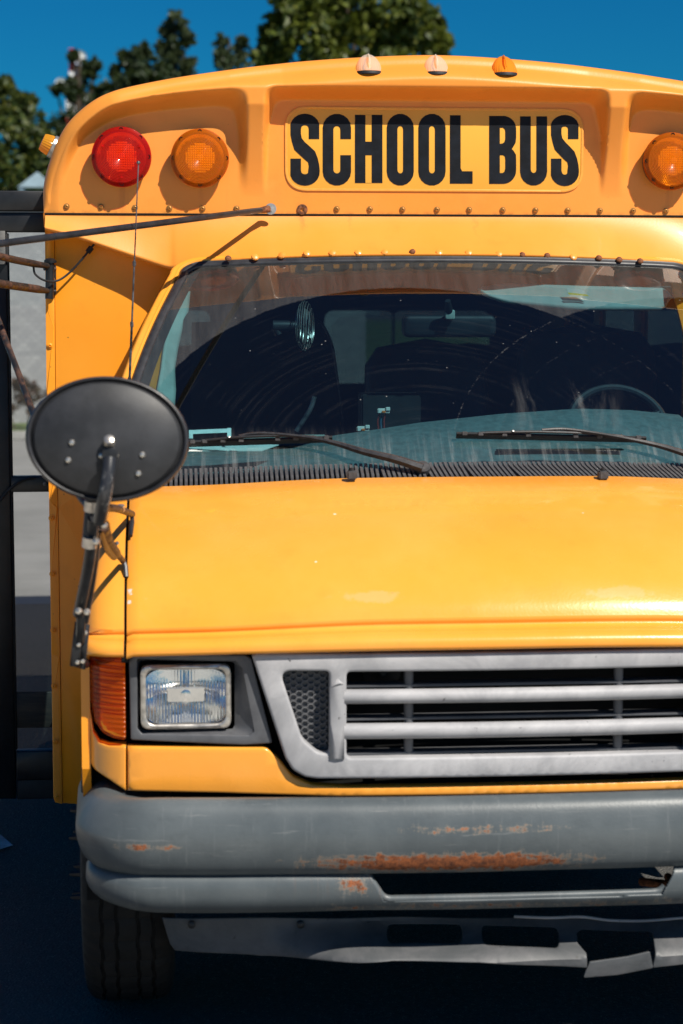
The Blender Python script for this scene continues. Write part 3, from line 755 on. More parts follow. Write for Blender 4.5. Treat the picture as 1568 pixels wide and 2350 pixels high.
# ---- sign with lettering
FS = lambda a, b: YC + .0015
x0, z1 = W(657, 247, YC); x1, z0 = W(1335, 438, YC)
t = NT('sign_film'); c = t.mix(t.ramp(t.noise(3, 4), .3, .7), (.80, .37, .035), (.82, .40, .045)); t.end(t.pr(c, .35, 0, t.noise(150), .1, .001, .2))
t = NT('sign_edge'); c = t.mix(t.ramp(t.noise(60, 4, .8), .42, .6), (.80, .35, .05), (.74, .31, .045)); t.end(t.pr(c, .5))
sign = plate('sign_panel', rbox(x0, z0, x1, z1, .062, 8), [], .002, FS, 'sign_film', bus, .0003, 0)
plate('sign_edge', rbox(x0 - .004, z0 - .004, x1 + .004, z1 + .004, .066, 8), [rbox(x0 + .003, z0 + .003, x1 - .003, z1 - .003, .059, 8)], .0032, lambda a, b: YC, 'sign_edge', sign, .0004, 0)
def LP(pts): return [W(a, b, YC) for a, b in pts]
def oval(x0, y0, x1, y1, r, n=8): return rpoly([(x0, y0), (x1, y0), (x1, y1), (x0, y1)], r, n)
def stroke(pts, wd):
    pts = [Vector(p) for p in pts]; Lf, Rt = [], []
    for i, p in enumerate(pts):
        d = (pts[min(i + 1, len(pts) - 1)] - pts[max(i - 1, 0)]).normalized(); n = Vector((-d.y, d.x)) * wd[i] / 2
        Lf.append(tuple(p + n)); Rt.append(tuple(p - n))
    return Lf + Rt[::-1]
def letter(outl, holes=()):
    plate('letter', LP(outl), [LP(h) for h in holes], .0012, lambda a, b: YC + .0005, 'letter_black', sign, .0002, 0)
def Sglyph(x0, x1, yt=261, yb=426):
    xm = (x0 + x1) / 2; w_ = 24.; l = x0 + 12; r = x1 - 12
    ctr = [(r, 319), (r, 296)]
    for k in range(1, 12):
        a = pi * k / 12; ctr.append((xm + (r - xm) * cos(a), 292 - (292 - (yt + 13)) * sin(a)))
    ctr += [(l, 296), (l, 308), (l + 2.5, 321), (l + 9, 335), (xm, 346), (r - 9, 357), (r - 2.5, 368), (r, 380), (r, 392)]
    for k in range(1, 12):
        a = pi * k / 12; ctr.append((xm + (r - xm) * cos(a), 395 + (yb - 13 - 395) * sin(a)))
    ctr += [(l, 392), (l, 364)]
    n = len(ctr); wd = [w_ + (4 if 2 <= i <= 12 or n - 14 <= i <= n - 3 else 0) * .6 for i in range(n)]
    wd = [30 if abs(c[1] - 346) < 14 else q for c, q in zip(ctr, wd)]
    return stroke(ctr, wd)
def arc_u(x0, x1, yb, rx, ry, yc, n=9):
    xm = (x0 + x1) / 2; return [(xm + (x1 - xm) * cos(pi * k / n), yc + (yb - yc) * sin(pi * k / n)) for k in range(n + 1)]
def Oout(x0, x1, yt=261, yb=426): return [(a, 2 * 292 - b if False else b) for a, b in arc_u(x0, x1, yb, 0, 0, 394)] + [(a, b) for a, b in arc_u(x1, x0, yt, 0, 0, 293)]
def Oin(x0, x1): return arc_u(x0 + 24.5, x1 - 24.5, 398, 0, 0, 390, 6) + arc_u(x1 - 24.5, x0 + 24.5, 289, 0, 0, 297, 6)
letter(Sglyph(667, 733))
# C: outer ring opened on the right between the terminals
xa, xb = 741, 806
letter([(xb, 356)] + arc_u(xa, xb, 426, 0, 0, 394) + arc_u(xb, xa, 261, 0, 0, 293) + [(xb, 319), (xb - 24.5, 319)] + arc_u(xb - 24.5, xa + 24.5, 289, 0, 0, 297, 6)[0:] + arc_u(xa + 24.5, xb - 24.5, 398, 0, 0, 390, 6)[::-1] + [(xb - 24.5, 356)]
       if False else
       [(xb, 356)] + arc_u(xa, xb, 426, 0, 0, 394)[0:] + [(p) for p in arc_u(xb, xa, 261, 0, 0, 293)] + [(xb, 319), (xb - 24.5, 319)] + arc_u(xa + 24.5, xb - 24.5, 289, 0, 0, 297, 6) + arc_u(xb - 24.5, xa + 24.5, 398, 0, 0, 390, 6)[::1] + [(xb - 24.5, 356)])
letter([(815, 263.5), (839, 263.5), (839, 325), (853.5, 325), (853.5, 263.5), (878, 263.5), (878, 420), (853.5, 420), (853.5, 356), (839, 356), (839, 420), (815, 420)])
letter(Oout(888, 950), [Oin(888, 950)]); letter(Oout(960.5, 1023), [Oin(960.5, 1023)])
letter([(1033, 264.5), (1057.5, 264.5), (1057.5, 386), (1061, 393), (1085, 393), (1085, 421.5), (1033, 421.5)])
def Bg(x0, x1):
    o_ = [(x0, 266), (x1 - 26, 266)] + [(x1 - 30 + 30 * sin(a * pi / 14), 296 - 30 * cos(a * pi / 14)) for a in range(1, 8)] + [(x1, 316), (x1 - 1.5, 328), (x1 - 8, 339), (x1 - 10, 342), (x1 - 6, 346), (x1 - .5, 355), (x1, 368), (x1, 388)]
    o_ += [(x1 - 30 + 30 * cos(a * pi / 14), 391 + 31 * sin(a * pi / 14)) for a in range(1, 8)] + [(x0, 422)]
    h1 = [(x0 + 24.5, 293), (x0 + 32, 293), (x0 + 36, 297), (x0 + 37, 302), (x0 + 37, 319), (x0 + 35, 326), (x0 + 31, 329), (x0 + 24.5, 330)]
    h2 = [(x0 + 24.5, 356), (x0 + 32, 356), (x0 + 36, 359), (x0 + 37, 366), (x0 + 37, 387), (x0 + 35, 394), (x0 + 31, 397), (x0 + 24.5, 397)]
    return o_, [h1, h2]
letter(*Bg(1123, 1185))
letter([(1194, 267)] + [(1194, 394)] + arc_u(1194, 1256, 426, 0, 0, 394)[::-1][1:] + [(1256, 267), (1231.5, 267)] + arc_u(1218.5, 1231.5, 397, 0, 0, 389, 6) + [(1218.5, 267)])
letter(Sglyph(1265, 1328, 264, 427))

# ---- round warning lamps
def lamp(cx, cy, mat, r, tilt=0.0):
    c = P(cx, cy, YC - .035); c = Vector((c.x, YC, c.z))
    root = lathe('warning_lamp', [(r * .93, -.004), (r * .96, .018), (r * .975, .026), (r * .975, .0415), (r * .885, .0478), (r * .85, .0465), (r * .83, .026)], 'black_satin', bus, face_m(c), 48)
    prof = [(r * .975, .028), (r, .031), (r, .036), (r * .985, .043), (r * .885, .049), (r * .87, .0505)]
    for k in range(17):
        q = 1 - k / 16; rr = r * (.12 + .73 * q)
        prof.append((rr + r * .012, .0505 + .012 * (1 - q * q))); prof.append((rr - r * .006, .0518 + .012 * (1 - q * q)))
    prof.append((0, .0645)); lathe('lens', prof, mat, root, face_m(c), 64, 20)
    # reflector bowl with a cross-ribbed bright inner lens
    lathe('reflector', [(r * .93, .026), (r * .80, .022), (r * .5, .010), (r * .2, .004), (0, .003)], 'chrome', root, face_m(c), 32, 60)
    bm = bmesh.new(); nn = 13; rad = r * .50
    for i in range(nn):
        for j in range(nn):
            u = (i + .5) / nn * 2 - 1; v = (j + .5) / nn * 2 - 1
            if u * u + v * v > 1.0: continue
            cc = Vector((c.x + u * rad, c.y - .040 - .006 * (1 - u * u - v * v), c.z + v * rad)); s = rad / nn * .92
            ap = bm.verts.new(cc + Vector((0, -.0025, 0))); q = [bm.verts.new(cc + Vector((a * s, 0, b * s))) for a, b in ((-1, -1), (1, -1), (1, 1), (-1, 1))]
            for k in range(4): bm.faces.new((q[k], q[(k + 1) % 4], ap))
    finish(bm, 'ribbed_insert', 'lens_pattern', root, False)
    LS = lambda bm: lathe_bm(bm, [(.0052, -.003), (.0052, .0005), (.0035, .001), (.003, -.001), (0, -.001)], 10, face_m((0, 0, 0)))
    me = LAMPSCREW
    for k in range(8):
        a = k * pi / 4 + pi / 2; place(me, 'screw', (c.x + r * .90 * cos(a), c.y - .0450, c.z + r * .90 * sin(a)), None, root)
    if 'red' in mat:
        for a in (pi / 6, 5 * pi / 6, -pi / 2): lathe('lens_peg', [(.0038, 0), (.0036, .006), (0, .0065)], 'lens_red', root, face_m((c.x + r * .70 * cos(a), c.y - .055, c.z + r * .68 * sin(a))), 10)
    return root
LAMPSCREW = mesh_of(lambda bm: lathe_bm(bm, [(.0060, -.003), (.0060, .0034), (.0046, .0036), (.0044, .000), (0, .000)], 12, face_m((0, 0, 0))), 'black_pit')
l1 = lamp(279, 360, 'lens_red', .0865); l1['label'] = 'round red warning lamp'
l2 = lamp(459, 363, 'lens_amber', .0845); l2['label'] = 'round amber warning lamp beside the red one'
l3 = lamp(1541, 370, 'lens_amber', .0845); l3['label'] = 'round amber warning lamp right of the sign'
l4 = lamp(1722, 372, 'lens_red', .0865)

# ---- clearance lamps on the brow
def marker(cx, cy, mat, faded):
    c = P(cx, cy, 1.555); up = Vector((0, -.62, .78)).normalized()
    base = Vector((c.x, 1.570, c.z - .022))
    root = empty('clearance_lamp', base, bus); root['label'] = faded
    fx = lambda u, v, k=1.: None
    def shell(w0, d0, h, off=0.):
        def f(u, v):
            a = 2 * pi * u; h_ = v
            wdt = w0 * (1 - h_ ** 2.2) ** .55; dep = d0 * (1 - h_ ** 1.6 * .92)
            rib = 1 + .018 * sin(a * 26) * (1 - h_)
            return (wdt * cos(a) * rib, -abs(0) - .004 + dep * sin(a) * rib, off + h * h_)
        return f
    g1 = grid('lens', shell(.0365, .033, .053, .004), 104, 16, mat, root, True, 50)
    for v in g1.data.vertices:  # lean with the brow
        v.co.y += v.co.z * .55
    bmf = bmesh.new(); lathe_bm(bmf, [(0, -.006), (.038, -.006), (.039, -.002), (.038, .003), (.0, .0055)], 32)
    for v in bmf.verts: v.co.y += v.co.z * .3 - .002
    finish(bmf, 'base', 'black_rubber', root)
    bmf = bmesh.new(); lathe_bm(bmf, [(0, .006), (.006, .007), (.0065, .022), (.004, .03), (0, .032)], 12)
    for v in bmf.verts: v.co.y += v.co.z * .55
    finish(bmf, 'bulb', 'bulb_amber', root)
    bmf = bmesh.new(); tube_bm(bmf, crom([(0, -.034, .018), (0, -.018, .040), (0, .020, .0575)], 4), [.0016, .002, .0025, .003, .003, .003, .003, .0028, .0016], 8)
    finish(bmf, 'fin', mat, root)
    return root
marker(848, 148, 'lens_marker', 'faded clear clearance lamp, leftmost of three')
marker(1003, 150, 'lens_marker', 'faded clear clearance lamp, middle of three')
marker(1160, 152, 'lens_marker_amber', 'amber clearance lamp, rightmost of three')
# side marker on the shoulder
q = P(122, 337, YC + .05); nn_ = Vector((-.90, -.10, .42)).normalized()
root = lathe('side_marker_lamp', [(.034, -.012), (.034, .004), (.031, .006), (0, .006)], 'zinc', bus, face_m(q, nn_), 24)
bm = bmesh.new(); M_ = face_m(q, nn_); n = 48; rings = []
for r_, h_ in ((.029, .005), (.029, .012), (.026, .028), (.023, .035), (.010, .0365)):
    rings.append([bm.verts.new(M_ @ Vector((r_ * (1 + .035 * (k % 2)) * cos(2 * pi * k / n), r_ * (1 + .035 * (k % 2)) * sin(2 * pi * k / n), h_))) for k in range(n)])
for a, b in zip(rings, rings[1:]):
    for k in range(n): bm.faces.new((a[k], a[(k + 1) % n], b[(k + 1) % n], b[k]))
bm.faces.new(rings[-1]); finish(bm, 'lens', 'lens_marker_amber', root, True, 20)

# ---- windshield
def wsY(x, v): return .775 + .685 * v + .085 * x * x
def wsZ(x, v): return 1.322 + .626 * v - .086 * v * v - .030 * x * x
def wsW(v): return .945 - .215 * v + .02 * sin(pi * v)
def ws(x, v, off=0.):
    return Vector((x, wsY(x, v) - off * .62, wsZ(x, v) + off * .78))
def wsp(px, py, off=0.):
    """point of the glass seen at a photo point"""
    lo, hi = -.1, 1.1
    for _ in range(40):
        m = (lo + hi) / 2; Y = wsY(0, m)
        for _k in range(3):
            x, z = W(px, py, Y); Y = wsY(x, m)
        if wsZ(x, m) < z: lo = m
        else: hi = m
    return ws(x, m, off)
def gl(u, v):
    vv = lerp(-.03, .985, v); hwid = wsW(vv) - .004; x = (2 * u - 1) * hwid; return ws(x, vv)
wsh = grid('windshield', gl, 81, 41, 'windshield_glass', bus, flip=False)
# rubber gasket round it (swept along the rim) and yellow pillars
rim = []
for k in range(25): v = k / 24 * .93; rim.append((-wsW(v), v))
for k in range(1, 8): a = k / 8 * pi / 2; rim.append((-(wsW(.93) - .07 * (1 - cos(a)) ) if True else 0, .93 + .07 * sin(a)))
for k in range(31): rim.append((lerp(-(wsW(1) - .075), wsW(1) - .075, k / 30), 1.0))
rim += [(-a, b) for a, b in rim[:32][::-1]]
rim3 = [ws(a, b, .004) for a, b in rim]
def sweep_rim(name, inner, outer, off_in, off_out, mat, parent, pts2=None):
    vs, fs = [], []; pts2 = pts2 or rim; n = len(pts2)
    for i, (a, b) in enumerate(pts2):
        a0, b0 = pts2[max(i - 1, 0)]; a1, b1 = pts2[min(i + 1, n - 1)]; dx, dv = (a1 - a0), (b1 - b0) * .86; L = sqrt(dx * dx + dv * dv) + 1e-9; nx, nv = dv / L, -dx / L
        prof = [(outer, off_out - .004), (outer, off_out), (lerp(outer, inner, .3), off_out + .006), (lerp(outer, inner, .55), off_out + .003), (lerp(outer, inner, .8), off_in + .005), (inner, off_in), (inner, off_in - .004)]
        for (dd, oo) in prof: vs.append(ws(a + nx * dd, b + nv * dd / .86, oo))
    m = 7
    for i in range(n - 1):
        for k in range(m - 1): fs.append((i * m + k, i * m + k + 1, (i + 1) * m + k + 1, (i + 1) * m + k))
    return raw(name, vs, fs, mat, parent, True, 60)
sweep_rim('gasket', .020, -.006, .002, .004, 'gasket_rubber', wsh)
ap = sweep_rim('window_surround', -.006, -.034, .003, .002, 'yellow_hood', bus)
# cab corner skin behind the surround: goes back to the bulkhead
for sx in (-1, 1):
    def cs(u, v, sx=sx):
        vv = lerp(-.02, 1.0, v); p = ws(-(wsW(vv) + .034), vv, 0.)
        x = lerp(p.x, p.x - .010, u); return (-sx * x * -1 if sx > 0 else x, lerp(p.y, YP + .01, u), p.z - .004)
    grid('cab_pillar', cs, 4, 30, 'yellow_hood', bus)
# cab side skins under the window line
for sx in (-1, 1):
    bm = bmesh.new(); box_bm(bm, (sx * .975, 1.32, 1.05), (.02, .78, .56)); box_bm(bm, (sx * .975, 1.42, .66), (.02, .56, .30)); finish(bm, 'cab_side', 'yellow_paint', bus, False)

# dark printed border down both sides of the glass
for sx in (-1, 1):
    fp = [(-sx * (wsW(k / 24) - .008) * -1 if False else sx * (wsW(k / 24) - .006), k / 24) for k in range(24)]
    vs, fs = [], []
    for (a, b) in fp:
        for dd in (0, .022, .040): vs.append(ws(a - sx * dd, b, -.004))
    for i in range(len(fp) - 1):
        for k in range(2): fs.append((i * 3 + k, i * 3 + k + 1, i * 3 + 4 + k, i * 3 + 3 + k))
    raw('glass_border', vs, fs, 'black_rubber', wsh, True, 60)
# ---- hood and wings
def plan(x): return .075 * x * x
hp = crom([(.700, 1.285, 0), (.62, 1.271, 0), (.50, 1.239, 0), (.38, 1.194, 0), (.28, 1.144, 0), (.21, 1.095, 0), (.165, 1.046, 0), (.145, 1.012, 0)], 8)
hp += crom([(.147, 1.005, 0), (.150, .9985, 0), (.140, .993, 0), (.120, .990, 0), (.106, .986, 0), (.097, .979, 0), (.093, .970, 0), (.094, .961, 0), (.102, .956, 0), (.13, .953, 0), (.17, .952, 0)], 5)[1:]
HP = [(p.x, p.y) for p in hp]; NHP = len(HP)
HN = []
for i in range(NHP):
    a = HP[max(i - 1, 0)]; b = HP[min(i + 1, NHP - 1)]; d = Vector((b[0] - a[0], b[1] - a[1])).normalized(); HN.append((d.y, -d.x))
def crown(x, i):
    # hood: shallow power bulge towards the middle, dying out to the front lip
    f = 1 - sm(.45, .95, i / NHP); return .012 * f * sm(.80, .35, abs(x)) if False else .010 * f * (1 - sm(.30, .75, abs(x)))
def hood(u, v):
    i = int(round(v * (NHP - 1))); Y, z = HP[i]; x = (2 * u - 1) * .886
    fr = v; e = abs(x) / .886; edge = .006 * sm(.985, 1., e)
    return (x, Y + plan(x) + edge * .5, z - .020 * x * x + crown(x, i) - edge)
hd = grid('hood', hood, 121, NHP, 'yellow_hood', bus, sharp=50)
# faint dents/ripples in the pressed metal
for v in hd.data.vertices: v.co.z += .0012 * noise.noise(Vector((v.co.x * 3, v.co.y * 5, 0)))
def wing(sx):
    def f(u, v):
        i = int(round(v * (NHP - 1))); Y, z = HP[i]; ny, nz = HN[i]
        if i > 60: ny, nz = -1, 0
        ww = lerp(.088, .100, v)
        if u < .7:
            a = u / .7 * pi / 2; dx = ww * sin(a) ** .9; dr = .085 * (1 - cos(a) ** .8)
        else: dx = ww + .004 * (u - .7); dr = .085 + (u - .7) / .3 * .22
        x = .892 + dx
        nL = sqrt(ny * ny + nz * nz); ny /= nL; nz /= nL
        yy = Y + plan(min(x, .9)) - dr * (-abs(ny)) ; zz = z - .016 - dr * max(0, nz)
        return (sx * x, yy, zz)
    o = grid('wing', f, 26, NHP, 'yellow_hood', bus, sharp=50)
    return o
wing(-1); wing(1)
# inner dark gutters beside and below the hood
for sx in (-1, 1):
    grid('hood_gap', lambda u, v, sx=sx: (sx * lerp(.880, .898, u), HP[int(round(v * (NHP - 1)))][0] + plan(.88) + .010, HP[int(round(v * (NHP - 1)))][1] - .03), 2, NHP, 'black_pit', bus)

# ---- front fascia: everything is laid on this curved front surface
def cor(x):
    a = max(0., abs(x) - .865) / .135; a = min(a, .995); return .17 * (1 - sqrt(1 - a * a))
def fac(x, z): return .130 + plan(x) + cor(x)
def facb(x, z): return fac(x, z) + .045
bk = grid('front_backing', lambda u, v: ((2 * u - 1) * .985, fac((2 * u - 1) * .985, 0) + .12, lerp(.60, .96, v)), 61, 3, 'black_pit', bus)
SS = lambda pts, fn=fac: [S(a, b, fn) for a, b in pts]
# lower yellow valance panel (with the step down under the grille)
lo = rpoly(SS([(293, 1713), (612, 1716), (640, 1742), (672, 1782), (716, 1801), (800, 1806), (1215, 1806)]), [0, .03, .04, .04, .05, .02, 0])
lob = SS([(1215, 1822), (780, 1828), (500, 1820), (293, 1815)])
half_pts = lo + lob
L_ = [p for p in half_pts if p[0] < -.002]
sym = L_ + []
def mir(pts): return [(-a, b) for a, b in pts[::-1]]
topL = [p for p in lo if p[0] < -.002]; botL = [p for p in lob if p[0] < -.002]
plate('lower_front_panel', topL + mir(topL) + mir(botL) + botL, [], .03, fac, 'yellow_hood', bus, .006, .03, 4)
# corner pieces wrapping below and outside the turn signal
for sx in (-1, 1):
    cp = [S(a, b, fac) for a, b in ((289, 1815), (289, 1712), (250, 1712), (228, 1704), (214, 1680), (206, 1620), (203, 1560), (202, 1478), (197, 1478))]
    cp = [(max(a, -.992), b) for a, b in cp] + [(-.996, .78), (-.996, .73), (-.988, .69), (-.965, .662), (-.93, .647)]
    cp = [(-sx * a, b) for a, b in cp]
    plate('front_corner', cp, [], .05, fac, 'yellow_hood', bus, .004, .012, 4)
# skirts of the wing, along the side above the wheel
for sx in (-1, 1):
    pts = [(.27, .66), (.27, .95), (.34, 1.0), (.95, 1.16), (.95, .55), (1.08, .50), (1.10, .38)] + [(.68 + .44 * cos(a), .36 + .44 * sin(a)) for a in [R(x) for x in range(5, 150, 12)]]
    bm = bmesh.new(); vs = [bm.verts.new((sx * .994, a, b)) for a, b in pts]; bm.faces.new(vs)
    r = bmesh.ops.extrude_face_region(bm, geom=bm.faces[:])
    for v in r['geom']:
        if isinstance(v, bmesh.types.BMVert): v.co.x -= sx * .02
    finish(bm, 'wing_skirt', 'yellow_paint', bus, False)
    # dark wheel housing
    grid('wheel_housing', lambda u, v, sx=sx: (sx * lerp(.985, .62, v), .68 + .45 * cos(R(180) * u), .36 + .45 * sin(R(180) * u)), 20, 3, 'black_pit', bus)

# turn signal
for sx in (-1, 1):
    tp = SS([(204, 1484), (287, 1486), (289, 1700), (262, 1695), (236, 1682), (217, 1655), (207, 1600)])
    tp = rpoly([(max(a, -.990), b) for a, b in tp], .006)
    tp = [(-sx * a, b) for a, b in tp]
    root = plate('turn_signal', tp, [], .020, lambda a, b: fac(a, b) + .028, 'chrome', bus, .002, .01)
    o = plate('lens', [(a * 1., b) for a, b in tp], [], .016, lambda a, b: fac(a, b) - .001 + .0016 * sin(b * 560) + .0007 * sin(a * 1000), 'lens_signal', root, .006, .003, 4, 80)
    bmx = bmesh.new()
    for k in range(16):
        zz = lerp(.80, .93, k / 15)
        if k % 2 == 0: tube_bm(bmx, [(-sx * q_, fac(q_, 0) + .012, zz) for q_ in [lerp(-.972, -.897, i / 8) for i in range(9)]], .0022, 6)
    finish(bmx, 'lens_ribs', 'lens_signal', root)

# headlight bezel with a deep window, and the sealed-beam lamp
bz_out = SS([(296, 1500), (563, 1504), (577, 1512), (626, 1706), (560, 1710), (300, 1698)])
for sx in (-1, 1):
    bo = rpoly(bz_out, .006); hi = rpoly(SS([(315, 1513), (542, 1518), (556, 1535), (583, 1680), (572, 1688), (326, 1684), (316, 1672)]), .006)
    bo = [(-sx * a, b) for a, b in bo]; hi = [(-sx * a, b) for a, b in hi]
    root = plate('headlight_bezel', bo, [hi], .014, lambda a, b: fac(a, b) + .001, 'bezel_plastic', bus, .003, .03, 4)
    # funnel walls from the bezel opening back to the lamp
    fi = rpoly(SS([(320, 1523), (537, 1524), (540, 1530), (540, 1676), (534, 1681), (322, 1679), (319, 1672)]), .01)
    n1 = 72
    def resamp(p, n):
        p = p + [p[0]]; c = [0.]
        for a, b in zip(p, p[1:]): c.append(c[-1] + sqrt((a[0] - b[0]) ** 2 + (a[1] - b[1]) ** 2))
        o = []; i = 0
        for k in range(n):
            L = c[-1] * k / n
            while c[i + 1] < L: i += 1
            t = (L - c[i]) / (c[i + 1] - c[i] + 1e-9); o.append((lerp(p[i][0], p[i + 1][0], t), lerp(p[i][1], p[i + 1][1], t)))
        return o
    A_ = resamp([(-sx * a, b) for a, b in hi], n1) if sx > 0 else resamp(hi, n1)
    hi2 = resamp(hi, n1); fi2 = resamp([(-sx * a, b) for a, b in fi], n1)
    def fun(u, v, hi2=hi2, fi2=fi2):
        i = int(round(u * n1)) % n1; a = hi2[i]; b = fi2[i]; x = lerp(a[0], b[0], v); z = lerp(a[1], b[1], v); return (x, fac(a[0], 0) + .004 + .034 * v, z)
    grid('bezel_well', fun, n1, 6, 'bezel_plastic', root, True, 50)
    plate('lamp_pit', [(a, b) for a, b in resamp(hi, 40)], [], .004, lambda a, b: fac(a, b) + .100, 'black_pit', root, 0, .03)
    c = S(427, 1601, fac); cx_, cz_ = -sx * c[0], c[1]; yl = fac(cx_, 0) + .006
    if sx == -1: cx_ = abs(cx_)
    else: cx_ = -abs(cx_)
    HWx, HWz = .1025, .0740
    hr = plate('headlight', rbox(cx_ - HWx, cz_ - HWz, cx_ + HWx, cz_ + HWz, .02, 6), [rbox(cx_ - HWx + .012, cz_ - HWz + .011, cx_ + HWx - .012, cz_ + HWz - .011, .024, 6)], .018, lambda a, b: yl, 'zinc', bus, .004, 0, 4)
    def sq(u, v, k=1.):
        # rounded-square disc coordinates
        a = 2 * pi * u; ca, sa = cos(a), sin(a); p = 5.; q = (abs(ca) ** p + abs(sa) ** p) ** (-1 / p)
        return ca * q * v, sa * q * v
    def lensf(u, v):
        a, b = sq(u, v); fl = .0010 * sin(a * 95) * (1 if v < .97 else 0); return (cx_ + a * (HWx - .007), yl + .003 - .013 * (1 - (a * a + b * b) * .5) + .007 + fl, cz_ + b * (HWz - .007))
    def lens_grid(u, v): return lensf(u, v)
    grid('lens', lens_grid, 160, 60, 'headlight_glass', hr, True, 60)
    def refl(u, v):
        a, b = sq(u, v); return (cx_ + a * (HWx - .010), yl + .012 + .058 * (1 - (a * a * .75 + b * b * .75)) ** 1.0, cz_ + b * (HWz - .010))
    grid('reflector', refl, 64, 24, 'headlight_mirror' if 'headlight_mirror' in MATS else 'chrome', hr, True, 60)
    box('bulb_shield', (cx_ + .0, yl + .022, cz_ + .002), (.084, .004, .034), 'chrome', hr, .002)
    for q_ in (-.03, .03): box('shield_clip', (cx_ + q_, yl + .030, cz_ - .02), (.004, .02, .004), 'zinc', hr, .0005)
    lathe('bulb', [(0, .050), (.012, .048), (.014, .03), (.010, .02), (.009, -.01)], 'chrome', hr, face_m((cx_, yl + .06, cz_)), 20)

# ---- grille
Yg = lambda a, b: fac(a, b) - .021
go = SS([(1215, 1499), (590, 1501), (578, 1505), (655, 1740), (672, 1768), (700, 1784), (730, 1788), (1215, 1788)], Yg)
gl_ = [p for p in rpoly(go, [0, .012, .012, .05, .03, .03, .03, 0]) if p[0] < -.002]
hole_L = rpoly(SS([(642, 1540), (757, 1541), (757, 1732), (728, 1726), (700, 1702), (692, 1690)], Yg), [.02, .012, .02, .03, .03, .02])
ops = []
xm = .385
zt = S(1000, 1541, Yg)[1]; zb = S(1000, 1738, Yg)[1]
big = rbox(-.392, zb, .392, zt, .012)
grl = plate('grille', gl_ + mir(gl_), [hole_L, mir(hole_L), big], .030, Yg, 'grille_plastic', bus, .007, .03, 5)
# ribbed posts at either end of the bars, standing proud with a pointed top
for sx in (-1, 1):
    a = SS([(757, 1578), (775, 1557), (790, 1570), (790, 1742), (757, 1742)], Yg); a = [(-sx * p, q_) for p, q_ in a]
    plate('end_post', a, [], .02, lambda p, q_: Yg(p, q_) - .008, 'grille_plastic', grl, .004, 0, 3)
# horizontal bars
for yy, hh in ((1599, .0165), (1678.5, .018)):
    z_ = S(1000, yy, Yg)[1]; vs, fs = [], []; N = 64; m = 14
    for i in range(N + 1):
        x = lerp(-.40, .40, i / N)
        for k in range(m):
            a = 2 * pi * k / m; vs.append((x, fac(x, 0) - .010 + .020 * cos(a) * (1 if cos(a) > 0 else .85), z_ + hh * sin(a)))
    for i in range(N):
        for k in range(m): fs.append((i * m + k, i * m + (k + 1) % m, (i + 1) * m + (k + 1) % m, (i + 1) * m + k))
    raw('grille_bar', vs, fs, 'grille_plastic', grl, True, 60)
for px_ in (943, 1428):
    xx = S(px_, 1620, Yg)[0]
    lathe('grille_post', [(0, 0), (.011, 0), (.011, zt - zb + .02), (0, zt - zb + .02)], 'bezel_plastic', grl, Matrix.Translation((xx, fac(xx, 0) + .020, zb - .01)), 16)
# plastic shroud lips of each opening
for (ya, yb_) in ((1541, 1582), (1617, 1658), (1699, 1738)):
    z_b = S(1000, yb_ - 1, Yg)[1]
    box('opening_sill', (0, fac(.2, 0) + .035, z_b + .002), (.79, .05, .006), 'bezel_plastic', grl, .002)
# honeycomb insert: each cell its own ring
honey = []
def hexring(bm, r, d):
    ri = r * .80
    pts = [(cos(pi / 3 * k), sin(pi / 3 * k)) for k in range(6)]
    A = [bm.verts.new((r * a, 0, r * b)) for a, b in pts]; B = [bm.verts.new((ri * a, -.0006, ri * b)) for a, b in pts]; C = [bm.verts.new((ri * a, d, ri * b)) for a, b in pts]
    for k in range(6):
        q = (k + 1) % 6; bm.faces.new((A[k], A[q], B[q], B[k])); bm.faces.new((B[k], B[q], C[q], C[k]))
    bm.faces.new(C)
RH = .0088; HEX = mesh_of(lambda bm: hexring(bm, RH, .008), 'honeycomb_plastic')
for sx in (-1, 1):
    pp = [(-sx * a, b) for a, b in hole_L]; xs = [p[0] for p in pp]; zs = [p[1] for p in pp]
    zz = min(zs); cl = 0; x = min(xs)
    def inside(x, z):
        c = False; n = len(pp)
        for i in range(n):
            (a, b), (e, f) = pp[i], pp[(i + 1) % n]
            if (b > z) != (f > z) and x < (e - a) * (z - b) / (f - b) + a: c = not c
        return c
    while x < max(xs) + .01:
        z_ = zz + (RH * .866 if cl % 2 else 0)
        while z_ < max(zs) + .01:
            if any(inside(x + e, z_ + g) for e in (-.012, 0, .012) for g in (-.01, .01)): place(HEX, 'honeycomb_cell', (x, fac(x, 0) + .017, z_), None, grl)
            z_ += RH * 1.732
        x += RH * 1.5; cl += 1
# radiator behind
rd = box('radiator', (0, .33, .79), (.86, .03, .30), 'radiator', bus, .002)
for k in range(15): box('cooling_fin', (0, .30, .665 + k * .0185), (.84, .006, .006), 'worn_steel' if k % 4 == 0 else 'radiator', rd, .0005)
for x_ in (-.3, -.05, .13, .3): box('brace', (x_, .27, .8), (.012, .012, .29), 'radiator', rd, .001)
lathe('horn', [(.045, 0), (.03, .01), (.012, .03), (0, .05)], 'radiator', rd, face_m((-.30, .24, .885)), 20)

